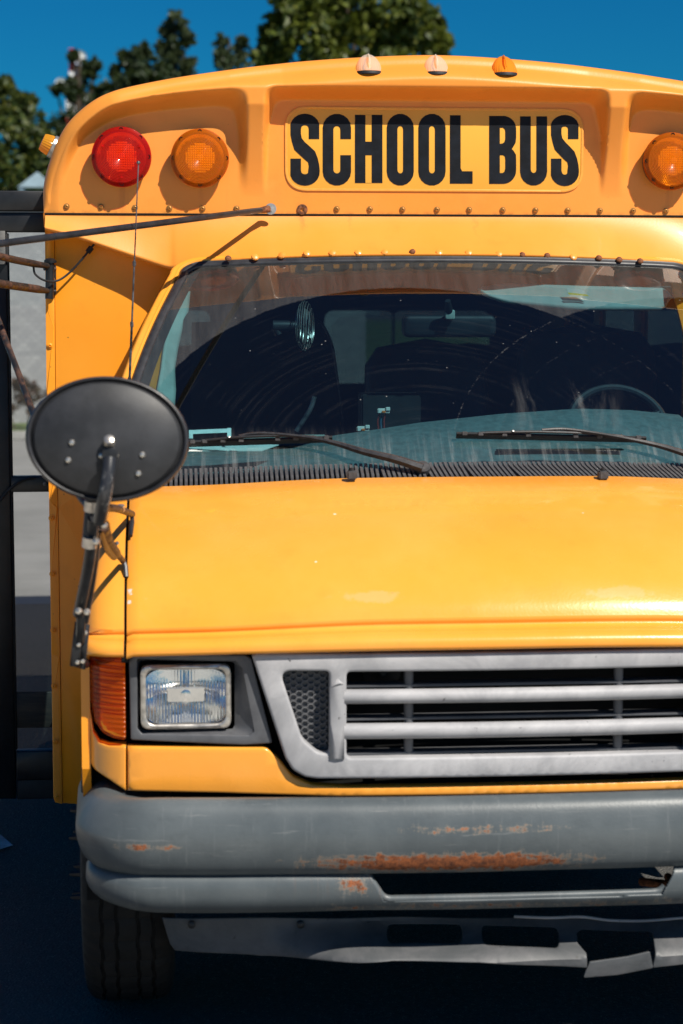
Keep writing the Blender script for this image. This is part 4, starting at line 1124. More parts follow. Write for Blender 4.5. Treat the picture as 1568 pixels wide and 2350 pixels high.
# ---- bumper
bp_ = crom([(.20, .588, 0), (.10, .612, 0), (.060, .624, 0), (.034, .626, 0), (.016, .612, 0), (.005, .582, 0), (.000, .548, 0), (.004, .515, 0), (.014, .488, 0), (.028, .472, 0)], 6)
bp_ += crom([(.042, .467, 0), (.042, .461, 0), (.034, .456, 0), (.026, .449, 0), (.022, .432, 0), (.024, .408, 0), (.036, .388, 0), (.055, .378, 0), (.12, .374, 0)], 10)[0:]
path = []
xs_ = [.012 * k for k in range(26)] + [.303 + .0025 * k for k in range(25)] + [.366 + .012 * k for k in range(1, 40)]
for x in [q for q in xs_ if q < .84] + [.845]: path.append((x, .055 * x * x))
yc0 = .055 * .845 ** 2
for k in range(1, 15):
    a = k / 14 * R(84); path.append((.845 + .155 * sin(a), yc0 + .02 * sin(a) + .150 * (1 - cos(a))))
lx, ly = path[-1]
for k in range(1, 6): path.append((lx + .002 * k, ly + .07 * k))
path = [(-a, b) for a, b in path[:0:-1]] + path
NPp = len(path); bv = []
for i, (x, y) in enumerate(path):
    a = path[max(i - 1, 0)]; b = path[min(i + 1, NPp - 1)]; d = Vector((b[0] - a[0], b[1] - a[1])).normalized(); n = Vector((-d.y, d.x))
    e = sm(.80, 1.0, abs(x))
    dent = .006 * exp(-((x + .36) / .12) ** 2)
    for p in bp_:
        off = p.x + e * .03 * max(0, (p.y - .55) / .1) ; zz = p.y - e * .012 * sm(.55, .65, p.y) + e * .010 * sm(.47, .38, p.y)
        if p.y < .47: off += dent
        bv.append((x + n.x * off, y + n.y * off, zz + .002 * noise.noise(Vector((x * 3, p.y * 4, 2)))))
m = len(bp_)
fs = [(i * m + k, i * m + k + 1, (i + 1) * m + k + 1, (i + 1) * m + k) for i in range(NPp - 1) for k in range(m - 1)]
# licence-plate opening: leave out the skin there, edges follow a slanted outline
zo_t, zo_b = .466, .404
def in_open(x, z):
    return zo_b < z < zo_t and abs(x) < lerp(.315, .352, (z - zo_b) / (zo_t - zo_b))
keep = []
for f in fs:
    c = [sum(bv[k][j] for k in f) / 4 for j in (0, 1, 2)]
    if in_open(c[0], c[2]) and c[1] < .2: continue
    keep.append(f)
bmp = raw('bumper', bv, keep, 'bumper_grey', bus, True, 50)
md = bmp.modifiers.new('s', 'SOLIDIFY'); md.thickness = .008; md.offset = 1
# rolled lips round the opening
ol = [Vector((x, .055 * x * x + .030, z)) for (x, z) in rpoly([(-.358, .468), (-.316, .405), (.316, .405), (.358, .468)], [0, .03, .03, 0], 6)]
den = []
for a, b in zip(ol, ol[1:]):
    n_ = max(1, int((b - a).length / .03))
    for k in range(n_): p = a.lerp(b, k / n_); p.y = .055 * p.x ** 2 + .030 + .012 * sm(.42, .47, p.z); den.append(p)
tube('opening_lip', den, .0085, 'bumper_grey', bmp, 12)
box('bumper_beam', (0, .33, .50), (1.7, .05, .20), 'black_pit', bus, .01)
# orange tow hook seen through the opening
q = P(1500, 2030, .22); tube('tow_hook', [q + Vector((-.03, 0, .008)), q + Vector((0, -.03, .012)), q + Vector((.04, -.01, .004)), q + Vector((.05, .06, 0))], .010, 'rust', bus, 10, 4)
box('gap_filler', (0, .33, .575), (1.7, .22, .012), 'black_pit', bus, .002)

# ---- torn plastic valance under the bumper
def vf(x, z):
    lip = sm(.310, .238, z) * sm(-.62, -.30, x); return .185 + .05 * x * x - .115 * lip + .004 * sin(x * 19)
SV = lambda pts: [S(a, b, vf) for a, b in pts]
vo = SV([(372, 2106), (640, 2106), (900, 2104), (1200, 2106), (1330, 2102), (1450, 2108), (1600, 2104), (1720, 2104)])
vbL = SV([(1640, 2206), (1570, 2214), (1498, 2222), (1503, 2172), (1499, 2143), (1488, 2138), (1335, 2134), (1324, 2142), (1326, 2165), (1346, 2188), (1348, 2222), (1200, 2216), (1100, 2210), (900, 2206), (600, 2194), (402, 2182), (390, 2166)])
vpts = vo[:-1] + [(.60, .36), (.80, .36), (.76, .26)] + vbL
h1 = rpoly(SV([(889, 2122), (1062, 2122), (1062, 2167), (889, 2167)]), .014); h2 = rpoly(SV([(1105, 2124), (1284, 2130), (1283, 2178), (1108, 2170)]), .014)
val = plate('valance', vpts, [h1, h2], .006, vf, 'valance_plastic', bus, .0025, .011, 3)
bmv = bmesh.new(); bmv.from_mesh(val.data)
# cut across z too so the lip can bend
bmv.free()
for a in (440, 690, 845, 1085, 1300): lathe('clip', [(.009, -.004), (.009, .003), (.005, .005), (0, .006)], 'black_satin', val, face_m(P(a, 2122, .19)), 12)
fl_ = rpoly([W(a, b, .075) for a, b in ((1354, 2208), (1440, 2196), (1492, 2184), (1500, 2222), (1420, 2238), (1339, 2245), (1345, 2228))], .004)
plate('torn_flap', fl_, [], .006, lambda a, b: .075, 'valance_plastic', val, .002, .02)
tube('valance_edge', [P(a, b, .165) for a, b in ((1180, 2103), (1260, 2106), (1335, 2104), (1400, 2112), (1480, 2113), (1560, 2107), (1640, 2104))], .0035, 'grille_plastic', val, 8, 5)

# ---- front wheels
def wheel(sx):
    root = empty('front_wheel', (sx * .894, .62, .365), bus); Rr = .365
    prof = [(.205, -.085), (.23, -.104), (.30, -.110), (.335, -.104), (.350, -.094), (.358, -.082)]
    for g0 in (-.060, -.025, .025, .060):
        prof += [(.3635, g0 - .0045), (.355, g0 - .0035), (.355, g0 + .0035), (.3635, g0 + .0045)]
    prof += [(.358, .082), (.350, .094), (.335, .104), (.30, .110), (.23, .104), (.205, .085)]
    n = 180; bm = bmesh.new(); rings = []
    for (r_, h_) in prof:
        ring = []
        for k in range(n):
            a = 2 * pi * k / n; rr = r_
            if abs(h_) > .07 and r_ > .345 and k % 3 == 0: rr -= .006
            if abs(h_) < .07 and r_ > .36 and k % 5 == 0: rr -= .004
            ring.append(bm.verts.new((h_ + (.0015 if k % 6 < 3 else -.0015) * (1 if .34 < r_ and abs(h_) < .07 else 0), rr * cos(a), rr * sin(a))))
        rings.append(ring)
    for a, b in zip(rings, rings[1:]):
        for k in range(n): bm.faces.new((a[k], a[(k + 1) % n], b[(k + 1) % n], b[k]))
    o = finish(bm, 'tyre', 'tyre_rubber', root, True, 30)
    M_ = Matrix.Rotation(-sx * -pi / 2, 4, 'Y')
    lathe('rim', [(.206, -.08), (.20, -.06), (.19, .0), (.19, .07), (.205, .088), (.196, .094), (.17, .07), (.15, .05), (.09, .07), (.07, .10), (.05, .105), (0, .105)], 'worn_steel', root, M_, 40)
    NUT = mesh_of(lambda bm: lathe_bm(bm, [(.014, 0), (.014, .02), (.009, .03), (.006, .055), (.003, .062), (0, .062)], 6, M_), 'black_satin')
    for k in range(8):
        a = 2 * pi * k / 8 + .2; place(NUT, 'lug_nut', (sx * .085, .115 * cos(a), .115 * sin(a)), None, root)
    return root
wheel(-1); wheel(1)
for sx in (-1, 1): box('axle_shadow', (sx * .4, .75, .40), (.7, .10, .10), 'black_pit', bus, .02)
def rear_wheel(sx):
    root = empty('rear_wheel', (sx * .95, 4.5, .365), bus)
    lathe('tyre', [(.2, -.1), (.3, -.11), (.35, -.095), (.365, -.08), (.365, .08), (.35, .095), (.3, .11), (.2, .1)], 'tyre_rubber', root, Matrix.Rotation(pi / 2, 4, 'Y'), 48)
    lathe('rim', [(.2, 0), (.15, .02), (0, .03)], 'worn_steel', root, Matrix.Rotation(sx * pi / 2, 4, 'Y'), 24)
rear_wheel(-1); rear_wheel(1)

# ---- cowl with fins
cw = empty('cowl', (0, .74, 1.30), bus)
grid('tray', lambda u, v: ((2 * u - 1) * .90, lerp(-.045, .06, v) + .085 * ((2 * u - 1) * .9) ** 2, lerp(-.022, .016, v) - .03 * ((2 * u - 1) * .9) ** 2 - .006), 41, 3, 'black_pit', cw)
def fin_mesh(lean):
    def f(bm):
        N = 7; rows = []
        for i in range(N):
            t_ = i / (N - 1); x = lean * ((1 - t_) ** 1.5) * .020; y = lerp(-.034, .048, t_); z = lerp(-.016, .026, t_)
            w2 = .0046; hh = .017 * (sin(pi * min(1, t_ * 1.0 + .12)) ** .5 if t_ < .95 else .5)
            rows.append([bm.verts.new((x - w2, y, z - .012)), bm.verts.new((x - w2 * .8, y - .008, z + hh * .3)), bm.verts.new((x + w2 * .8, y - .008, z + hh * .3)), bm.verts.new((x + w2, y, z - .012))])
        for a, b in zip(rows, rows[1:]):
            for k in range(3): bm.faces.new((a[k], a[k + 1], b[k + 1], b[k]))
        bm.faces.new(rows[0]); bm.faces.new(rows[-1][::-1])
    return mesh_of(f, 'cowl_plastic')
FINS = [fin_mesh(l) for l in (0, .35, .8, 1.2, 1.6)]
xf = -.86
while xf < .86:
    li = 0 if xf < -.25 else min(4, int((xf + .25) / .11) + 1) if xf < .3 else 4
    place(FINS[li], 'cowl_fin', (xf, .085 * xf * xf, -.03 * xf * xf - .002), None, cw); xf += .0128
grid('cowl_lip', lambda u, v: ((2 * u - 1) * .90, [-.038, -.046, -.049][int(round(v * 2))] + .085 * ((2 * u - 1) * .9) ** 2, [-.019, -.012, -.020][int(round(v * 2))] - .028 * ((2 * u - 1) * .9) ** 2), 41, 3, 'cowl_plastic', cw)
for px_ in (806, 1380):
    q = P(px_, 1085, .695); n_ = box('washer_nozzle', (q.x, q.y - .02, q.z - .004), (.024, .028, .022), 'cowl_plastic', bus, .003)
    lathe('jet', [(.006, 0), (.006, .008), (0, .009)], 'black_satin', n_, Matrix.Translation((q.x, q.y - .022, q.z + .006)), 12)

# ---- wipers
def wiper(name, arm, blade, piv):
    root = lathe(name, [(.020, -.012), (.021, .004), (.016, .010), (0, .012)], 'cowl_plastic', bus, face_m(piv, (0, -.55, .83)), 20)
    pts = crom(arm, 6); L = len(pts)
    bm = bmesh.new(); rings = []
    for i, p in enumerate(pts):
        d = (pts[min(i + 1, L - 1)] - pts[max(i - 1, 0)]).normalized(); up = Vector((0, -.6, .8)); s = d.cross(up).normalized(); k = i / (L - 1); hw_ = lerp(.0140, .0040, min(1, k * 1.5)); th = lerp(.010, .003, k)
        rings.append([bm.verts.new(p + s * a * hw_ + up * b * th) for a, b in ((-1, -.6), (-.8, .6), (0, 1), (.8, .6), (1, -.6))])
    for a, b in zip(rings, rings[1:]):
        for k in range(5): bm.faces.new((a[k], a[(k + 1) % 5], b[(k + 1) % 5], b[k]))
    bm.faces.new(rings[0]); bm.faces.new(rings[-1][::-1]); finish(bm, 'wiper_arm', 'arm_black', root)
    b0, b1 = blade; n_ = 24
    bl = [b0.lerp(b1, k / n_) for k in range(n_ + 1)]
    bm = bmesh.new(); up = Vector((0, -.62, .78))
    rings = []
    for p in bl:
        q = wsp_pt(p); d = (b1 - b0).normalized(); s = d.cross(up).normalized()
        rings.append([bm.verts.new(q + s * a + up * b) for a, b in ((-.0015, .001), (-.005, .012), (-.0035, .020), (.0035, .020), (.005, .012), (.0015, .001))])
    for a, b in zip(rings, rings[1:]):
        for k in range(6): bm.faces.new((a[k], a[(k + 1) % 6], b[(k + 1) % 6], b[k]))
    bm.faces.new(rings[0]); bm.faces.new(rings[-1][::-1]); finish(bm, 'wiper_blade', 'black_rubber', root)
    # bridge carrying the blade, with little claws
    tube('bridge', [wsp_pt(bl[3]) + up * .021, wsp_pt(bl[8]) + up * .028, wsp_pt(bl[12]) + up * .030, wsp_pt(bl[17]) + up * .028, wsp_pt(bl[21]) + up * .021], .0038, 'black_satin', root, 8, 4)
    for k in (1, 3, 6, 9, 15, 18, 21, 23): q = wsp_pt(bl[k]); box('claw', tuple(q + up * .018), (.014, .013, .010), 'cowl_plastic', root, .0015)
    for k in (7, 17): q = wsp_pt(bl[k]) + up * .029; lathe('rivet', [(.003, -.004), (.003, .004), (0, .005)], 'zinc', root, face_m(q, (0, -.8, .6)), 8)
def wsp_pt(p):
    return p
up_ = Vector((0, -.62, .78))
def wso(px, py, off): return wsp(px, py + off * 660, off)
b0 = wso(428, 1026, .006); b1 = wso(762, 1015, .006)
piv = wso(968, 1073, .02)
wiper('wiper', [wso(968, 1073, .034), wso(905, 1053, .040), wso(830, 1035, .040), wso(770, 1017, .036), wso(700, 1003, .036), wso(600, 994, .036), wso(548, 1000, .030)], (b0, b1), piv)
b0 = wso(1046, 1006, .006); b1 = wso(1480, 1016, .006)
wiper('wiper', [wso(1700, 1078, .034), wso(1640, 1062, .040), wso(1568, 1040, .040), wso(1500, 1020, .036), wso(1400, 1000, .036), wso(1300, 985, .036), wso(1240, 986, .034)], (b0, b1), wso(1700, 1078, .02))

# ---- whip antenna on the right-hand wing
a0 = P(292, 1010, .98); a1 = P(318, 374, .98)
ant = tube('antenna', [a0.lerp(a1, t_) for t_ in (0, .22, .22001, .42, .42001, .64, .64001, 1)], [.0042, .0042, .0032, .0032, .0024, .0024, .0018, .0015], 'worn_steel', bus, 8)
lathe('tip', [(0, -.004), (.0042, -.002), (.005, .001), (.004, .004), (0, .0055)], 'worn_steel', ant, Matrix.Translation(a1), 12)
for t_ in (.22, .42, .64): lathe('joint', [(.0045, -.006), (.0045, .006), (.003, .008)], 'worn_steel', ant, Matrix.Translation(a0.lerp(a1, t_)), 10)
lathe('antenna_base', [(.02, -.02), (.018, .0), (.010, .014), (.006, .03), (0, .03)], 'black_rubber', ant, Matrix.Translation(a0 + Vector((0, 0, -.02))), 16)

# ---- oval cross-view mirror and its stays
MC = P(247, 1008, -.30); mn = Vector((-.02, -1, .10)).normalized()
mroot = empty('cross_view_mirror', MC, bus)
Mx = mn.to_track_quat('Z', 'Y').to_matrix().to_4x4() @ Matrix.Rotation(R(-3), 4, 'Z')
A_, B_ = .162, .125
def shell(prof, name, mat):
    bm = bmesh.new(); lathe_bm(bm, prof, 72)
    for v in bm.verts: v.co = Mx @ Vector((v.co.x * A_, v.co.y * B_, v.co.z))
    return finish(bm, name, mat, mroot, True, 25)
shell([(.935, -.006), (.93, .004), (.88, .015), (.75, .024), (.5, .031), (.25, .0345), (0, .0355)], 'mirror_shell', 'mirror_shell')
shell([(.93, .006), (.945, .011), (.965, .013), (.985, .0115), (1., .006), (1., -.002), (.98, -.008), (.93, -.008)], 'rim', 'gasket_rubber')
shell([(.97, -.008), (.7, -.035), (.4, -.05), (0, -.058)], 'mirror_face', 'chrome')
BOLT = mesh_of(lambda bm: lathe_bm(bm, [(.0066, 0), (.0064, .003), (.0045, .0058), (0, .007)], 14), 'bolt_pale')
for (a, b) in ((157, 1056), (327, 1044), (318, 1087), (165, 1016), (233, 1046), (266, 1046)):
    p = P(a, b, -.33); d = p - MC; d = Mx.inverted() @ d; rr = sqrt((d.x / A_) ** 2 + (d.y / B_) ** 2); h = .0355 - .021 * min(1, rr) ** 2 - .001
    c = place(BOLT, 'bolt', Mx @ Vector((d.x, d.y, h)), None, mroot); c.rotation_euler = Mx.to_euler()
# ball stud
q = P(251, 1016, -.345) - MC
lathe('ball_stud', [(.010, -.02), (.010, 0), (.012, .004), (.010, .014), (.0, .018)], 'bolt_pale', mroot, face_m(q + Vector((0, .0, -.0)), (0, -.75, .55)), 18)
pl = rpoly([(-.013, -.03), (-.016, .006), (-.010, .016), (.010, .016), (.016, .004), (.012, -.03)], .004)
bm_ = plate('stud_plate', pl, [], .006, lambda a, b: 0, 'black_satin', mroot, .001, 0)
for v in bm_.data.vertices: v.co = v.co + (P(252, 1046, -.352) - MC)
arm = tube('mirror_arm', [P(252, 1052, -.365) - MC, P(249, 1085, -.375) - MC, P(242, 1130, -.38) - MC, P(236, 1160, -.365) - MC, P(229, 1195, -.33) - MC], .0135, 'worn_black_tube', mroot, 16, 6)
jn = P(216, 1215, -.30) - MC
tube('stay_tube', [P(215, 1190, -.305) - MC, P(205, 1290, -.24) - MC, P(181, 1410, -.15) - MC], .0120, 'black_satin', mroot, 14, 4)
tube('stay_tube', [P(226, 1150, -.29) - MC, P(216, 1290, -.20) - MC, P(194, 1425, -.11) - MC], .0095, 'black_satin', mroot, 12, 4)
tube('upright_tube', [P(212, 1130, -.28) - MC, P(208, 1180, -.285) - MC, P(203, 1235, -.28) - MC], .0125, 'black_satin', mroot, 14)
for (a, b, w_) in ((210, 1160, .0145), (206, 1243, .0150)):
    tube('clamp', [P(a + 1, b - 11, -.29) - MC, P(a - 1, b + 12, -.285) - MC], w_, 'zinc', mroot, 18)
for (a, b) in ((221, 1243), (181, 1402), (200, 1404), (240, 1205)):
    lathe('clamp_bolt', [(.0075, 0), (.007, .006), (.004, .010), (.0035, .018), (0, .019)], 'bolt_pale', mroot, face_m(P(a, b, -.32 if b < 1300 else -.19) - MC), 12)
# mounting bracket (two angle plates with bolts) by the turn signal
for (xs_, dy) in (((161, 186, 188, 201), 0), ((178, 203, 194, 216), .02)): pass
for (pa, Yb) in ((((172, 1428), (190, 1432), (182, 1533), (160, 1528)), -.10), (((190, 1430), (206, 1436), (196, 1537), (183, 1535)), -.085)):
    plate('bracket_plate', [(a - MC.x, b - MC.z) for a, b in (W(x, y, Yb) for x, y in pa)], [], .010, lambda a, b, Yb=Yb: Yb - MC.y, 'dark_frame', mroot, .001, 0)
tube('bracket_post', [P(187, 1400, -.13) - MC, P(185, 1470, -.09) - MC, P(190, 1520, .10) - MC, P(200, 1522, .28) - MC], .010, 'dark_frame', mroot, 10, 4)
for (a, b) in ((185, 1440), (196, 1452), (181, 1480), (178, 1520), (190, 1518)):
    c = place(BOLT, 'bolt', P(a, b, -.103) - MC, face_m((0, 0, 0)).to_euler(), mroot); c.scale = (.8, .8, .6)
# stays running back to the hood seam
E1 = P(303, 1180, .52)
tube('hood_stay', [P(236, 1166, -.28) - MC, P(262, 1166, .0) - MC, P(284, 1172, .30) - MC, E1 - MC], .0085, 'rusty_tube', mroot, 10, 5)
lathe('stay_nut', [(.009, -.006), (.009, .008), (0, .01)], 'bolt_pale', mroot, face_m(P(278, 1167, .2) - MC, (0, -.3, 1)), 6)
tube('hood_stay', [P(238, 1205, -.28) - MC, P(246, 1235, -.1) - MC, P(262, 1262, .10) - MC, P(283, 1288, .33) - MC], [.012] * 6 + [.0105] * 6 + [.007] * 4, 'rusty_tube', mroot, 12, 5)
tube('hood_stay', [P(230, 1215, -.27) - MC, P(243, 1255, -.05) - MC, P(262, 1278, .15) - MC], .008, 'black_satin', mroot, 10, 5)
tube('stay_clip', [P(254, 1262, .08) - MC, P(262, 1250, .07) - MC, P(270, 1246, .06) - MC], .004, 'worn_steel', mroot, 8)
tube('stay_foot', [P(283, 1286, .32) - MC, P(288, 1300, .315) - MC, P(290, 1325, .30) - MC], .006, 'black_satin', mroot, 8)
tube('stay_foot', [E1 - MC, P(304, 1200, .47) - MC, P(300, 1230, .43) - MC], .005, 'black_satin', mroot, 8)

# ---- long brace rod from the cap, mirror arm tubes at the side
r0 = P(617, 480, 1.575); r1 = P(-30, 563, .52)
rod = tube('brace_rod', [r0 + Vector((0, -.01, 0)), r0.lerp(r1, .03), r0.lerp(r1, .06), r0.lerp(r1, .5), r1], [.0075, .008, .0088, .0088, .0088], 'black_satin', bus, 12)
lathe('washer', [(.0165, 0), (.0165, .003), (.006, .0035), (.006, .007), (0, .008)], 'zinc', rod, face_m(P(621, 480, 1.575) + Vector((0, -.012, 0))), 24)
tube('rod_eye', [r0 + Vector((-.002, -.012, 0)), r0.lerp(r1, .035)], [.011, .0085], 'rust', rod, 12)
sm_ = empty('side_mirror_arm', P(120, 640, 1.66), bus); SO = sm_.location.copy()
tube('upper_tube', [P(112, 611, 1.64) - SO, P(80, 606, 1.58) - SO, P(40, 598, 1.40) - SO, P(-40, 580, 1.05) - SO], [.008] + [.0105] * 3, 'rusty_tube', sm_, 14)
tube('lower_tube', [P(112, 668, 1.64) - SO, P(90, 664, 1.60) - SO, P(40, 657, 1.40) - SO, P(-40, 645, 1.05) - SO], [.008] + [.0118] * 3, 'rusty_tube', sm_, 14)
box('web_plate', tuple(P(8, 628, 1.30) - SO), (.030, .006, .05), 'dark_frame', sm_)
tube('hinge_pin', [P(118, 600, 1.655) - SO, P(116, 686, 1.655) - SO], .0125, 'dark_frame', sm_, 16)
lathe('pin_cap', [(.018, -.004), (.018, .003), (.010, .009), (0, .010)], 'dark_frame', sm_, Matrix.Translation(P(118, 601, 1.655) - SO), 20)
bx0, bz1 = W(119, 608, 1.672); bx1, bz0 = W(132, 677, 1.672)
plate('hinge_plate', [(a - SO.x, b - SO.z) for a, b in rbox(bx0, bz0, bx1, bz1, .006)], [], .012, lambda a, b: 1.664 - SO.y, 'dark_frame', sm_, .002, 0)
for y_ in (617, 668): tube('hinge_tab', [P(104, y_, 1.645) - SO, P(130, y_ + 1, 1.665) - SO], .006, 'rusty_tube', sm_, 8)
lathe('hinge_bolt', [(.008, 0), (.008, .005), (0, .006)], 'rust', sm_, face_m(P(124, 643, 1.66) - SO), 6)
sm_.location.y -= .05
tube('cable', [P(80, 614, 1.60) - SO, P(84, 630, 1.60) - SO, P(105, 644, 1.61) - SO, P(133, 645, 1.64) - SO, P(160, 628, 1.655) - SO, P(190, 596, 1.655) - SO, P(222, 556, 1.66) - SO], .0032, 'black_rubber', sm_, 8, 5)
tube('cable_grommet', [P(203, 580, 1.655) - SO, P(212, 569, 1.658) - SO], .0085, 'black_rubber', sm_, 10)
tube('diagonal_strut', [P(-25, 676, .95), P(0, 745, .88), P(40, 850, .72), P(75, 945, .55), P(120, 1050, .30), P(208, 1170, -.27)], .0078, 'rusty_tube', bus, 12, 3)

# ---- folded-out entrance door on the kerb side
YD = 2.02; fd = lambda a, b: YD
dr = empty('entrance_door', (-1.16, YD, .17), bus)
def dp(name, a, b, c, d, mat, thick=.035, y=0., bev=.004):
    x0, x1 = W(a, 1100, YD)[0], W(c, 1100, YD)[0]; z1, z0 = W(a, b, YD)[1], W(c, d, YD)[1]
    return plate(name, [(p - dr.location.x, q_ - dr.location.z) for p, q_ in rbox(x0, z0, x1, z1, .003)], [], thick, lambda u, v: y, mat, dr, bev, 0)
dp('top_rail', -120, 437, 150, 485, 'dark_frame', .05, -.012)
dp('upper_rail', -20, 487, 150, 533, 'dark_frame')
dp('outer_stile', -120, 487, 24, 1834, 'dark_frame')
dp('inner_stile', 152, 487, 175, 1834, 'dark_frame')
dp('stile_edge', 15, 535, 29, 1722, 'black_rubber', .02, .006)
dp('middle_rail', 26, 1093, 150, 1128, 'dark_frame', .045, -.010)
t = NT('brown_panel'); c = t.mix(t.ramp(t.noise(1, 6, .8, t.map(t.obj(), (4, 4, 40))), .4, .7), (.010, .010, .010), (.04, .03, .022)); t.end(t.pr(c, .6))
dp('dark_fill_panel', 26, 1590, 150, 1671, 'brown_panel', .02, .01)  # opaque sheet standing for the darkness behind the lower glass
dp('bottom_rail', 26, 1725, 150, 1789, 'dark_frame', .04)
dp('brush_strip', 26, 1791, 150, 1834, 'black_rubber', .02, .006)
dp('upper_glass', 27, 534, 151, 1092, 'door_glass', .005, .012, 0)
dp('lower_glass', 27, 1129, 151, 1589, 'door_glass', .005, .012, 0)
dp('foot_glass', 27, 1672, 151, 1724, 'door_glass', .005, .012, 0)
lathe('rail_bolt', [(.008, 0), (.007, .005), (0, .006)], 'worn_steel', dr, face_m(P(104, 1110, YD - .012) - dr.location), 6)
tube('door_cable', [P(0, 1150, YD - .03) - dr.location, P(20, 1125, YD - .03) - dr.location, P(50, 1103, YD - .03) - dr.location, P(80, 1096, YD - .02) - dr.location], .0045, 'black_rubber', dr, 8, 5)

# ---- inside of the cab
DE = [(-.9, 1.325), (-.45, 1.335)] + [W(a, b, 1.2) for a, b in ((760, 998), (850, 985), (960, 967), (1150, 946), (1330, 934), (1450, 938), (1568, 950))] + [(.7, 1.36), (.9, 1.33)]
def dashf(u, v):
    x = lerp(-.88, .88, u); hump = .050 * sm(.02, .30, x) * sm(.80, .60, x) + .012 * sm(-.45, -.05, x)
    Y = lerp(.80, 1.22, v) + .05 * x * x
    z = lerp(1.300 - .03 * x * x, itp(DE, x), sm(0, .9, v) * .65 + v * .35)
    if v > .93: z -= .22 * (v - .93) / .07; Y = lerp(.80, 1.20, .93) + .05 * x * x
    return (x, Y, z)
dash = grid('dashboard', dashf, 90, 40, 'dash_top', bus, sharp=50)
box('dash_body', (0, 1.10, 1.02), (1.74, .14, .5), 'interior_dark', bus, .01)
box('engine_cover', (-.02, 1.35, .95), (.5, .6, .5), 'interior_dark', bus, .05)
box('defrost_slot', (.25, .93, 1.345), (.34, .03, .004), 'black_pit', dash, .001)
# steering wheel
q = P(1412, 936, 1.34); bm = bmesh.new(); Ms = Matrix.Translation(q) @ Matrix.Rotation(R(50), 4, 'X')
n1, n2 = 48, 10; rings = []
for i in range(n1):
    a = 2 * pi * i / n1; rings.append([bm.verts.new(Ms @ Vector(((0.138 + .0125 * cos(2 * pi * j / n2)) * cos(a), (0.138 + .0125 * cos(2 * pi * j / n2)) * sin(a) - .066, .0125 * sin(2 * pi * j / n2)))) for j in range(n2)])
for i in range(n1):
    for j in range(n2): bm.faces.new((rings[i][j], rings[(i + 1) % n1][j], rings[(i + 1) % n1][(j + 1) % n2], rings[i][(j + 1) % n2]))
for a in (R(20), R(160), R(270)): tube_bm(bm, [Ms @ Vector((0, -.066, -.02)), Ms @ Vector((.136 * cos(a), .136 * sin(a) - .066, 0))], .012, 8)
finish(bm, 'steering_wheel', 'black_satin', bus)
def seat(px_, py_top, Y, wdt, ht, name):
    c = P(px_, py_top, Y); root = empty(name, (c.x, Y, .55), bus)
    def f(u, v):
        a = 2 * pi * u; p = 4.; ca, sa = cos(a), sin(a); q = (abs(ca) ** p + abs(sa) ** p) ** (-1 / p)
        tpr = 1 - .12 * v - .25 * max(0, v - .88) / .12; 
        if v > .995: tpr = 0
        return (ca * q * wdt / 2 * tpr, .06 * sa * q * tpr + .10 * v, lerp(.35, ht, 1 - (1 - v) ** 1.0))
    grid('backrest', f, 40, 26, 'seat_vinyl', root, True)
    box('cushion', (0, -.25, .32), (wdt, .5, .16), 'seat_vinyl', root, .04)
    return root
zt_ = P(1000, 778, 2.05).z
seat(985, 778, 2.05, .44, zt_ - .55, 'center_seat'); seat(1360, 700, 2.0, .5, P(1360, 742, 2.0).z - .55, 'driver_seat')
for r_ in range(3):
    for sx in (-1, 1): s_ = seat(0, 900, 3.3 + r_ * .8, .8, 1.0, 'bench_seat'); s_.location.x = sx * .62
# partition hoop seen as the thin curved line
tube('partition_hoop', [P(705, 728, 2.3), P(738, 742, 2.3), P(762, 790, 2.3), P(772, 850, 2.3), P(782, 920, 2.3), P(792, 1000, 2.3)], .004, 'worn_steel', bus, 8, 4)
a_, b_ = W(-40 + 440, 735, 2.32), W(770, 1010, 2.32)
plate('partition_panel', [W(440, 740, 2.32), W(705, 730, 2.32), W(738, 744, 2.32), W(762, 790, 2.32), W(772, 850, 2.32), W(782, 920, 2.32), W(795, 1100, 2.32), W(440, 1100, 2.32)], [], .01, lambda a, b: 2.32, 'interior_dark', bus, .001, 0)
# inside mirror
q = P(1032, 748, 1.50)
bm = bmesh.new(); x0, z1 = W(925, 723, 1.5); x1, z0 = W(1139, 774, 1.5)
im = plate('rear_view_mirror', rbox(x0, z0, x1, z1, .022, 6), [], .04, lambda a, b: 1.49 + .15 * (a - q.x) ** 2, 'seat_vinyl', bus, .012, .03, 5)
tube('stalk', [P(1032, 728, 1.485), P(1030, 712, 1.46), P(1028, 690, 1.44)], [.014, .012, .008], 'seat_vinyl', im, 12)
x0, z1 = W(1022, 711, 1.46); x1, z0 = W(1044, 733, 1.46); plate('mount_cap', rbox(x0, z0, x1, z1, .006), [], .012, lambda a, b: 1.455, 'mint_trim', im, .003, 0)
# sun visor with warning sticker
def vis(u, v):
    a = lerp(1100, 1538, u); top = lerp(652, 664, u); bot = lerp(690, 712, min(1, u * 2)); e = min(1, min(u * 7, (1 - u) * 22)); mid = (top + bot) / 2
    py = lerp(lerp(mid, top, e ** .5), lerp(mid, bot, e ** .5), v); return P(a, py, 1.50 - .02 * v + .05 * abs(u - .5))
sv = grid('sun_visor', vis, 40, 8, 'mint_trim', bus, solid=.012)
sk = plate('warning_sticker', LPx if False else [W(1300, 661, 1.465), W(1335, 664, 1.465), W(1352, 678, 1.465), W(1304, 672, 1.465)], [], .001, lambda a, b: 1.462, 'paper', sv, 0, 0)
plate('sticker_band', [W(1303, 671, 1.46), W(1348, 676, 1.46), W(1352, 680, 1.46), W(1306, 676, 1.46)], [], .001, lambda a, b: 1.459, 'warn_yellow', sv, 0, 0)
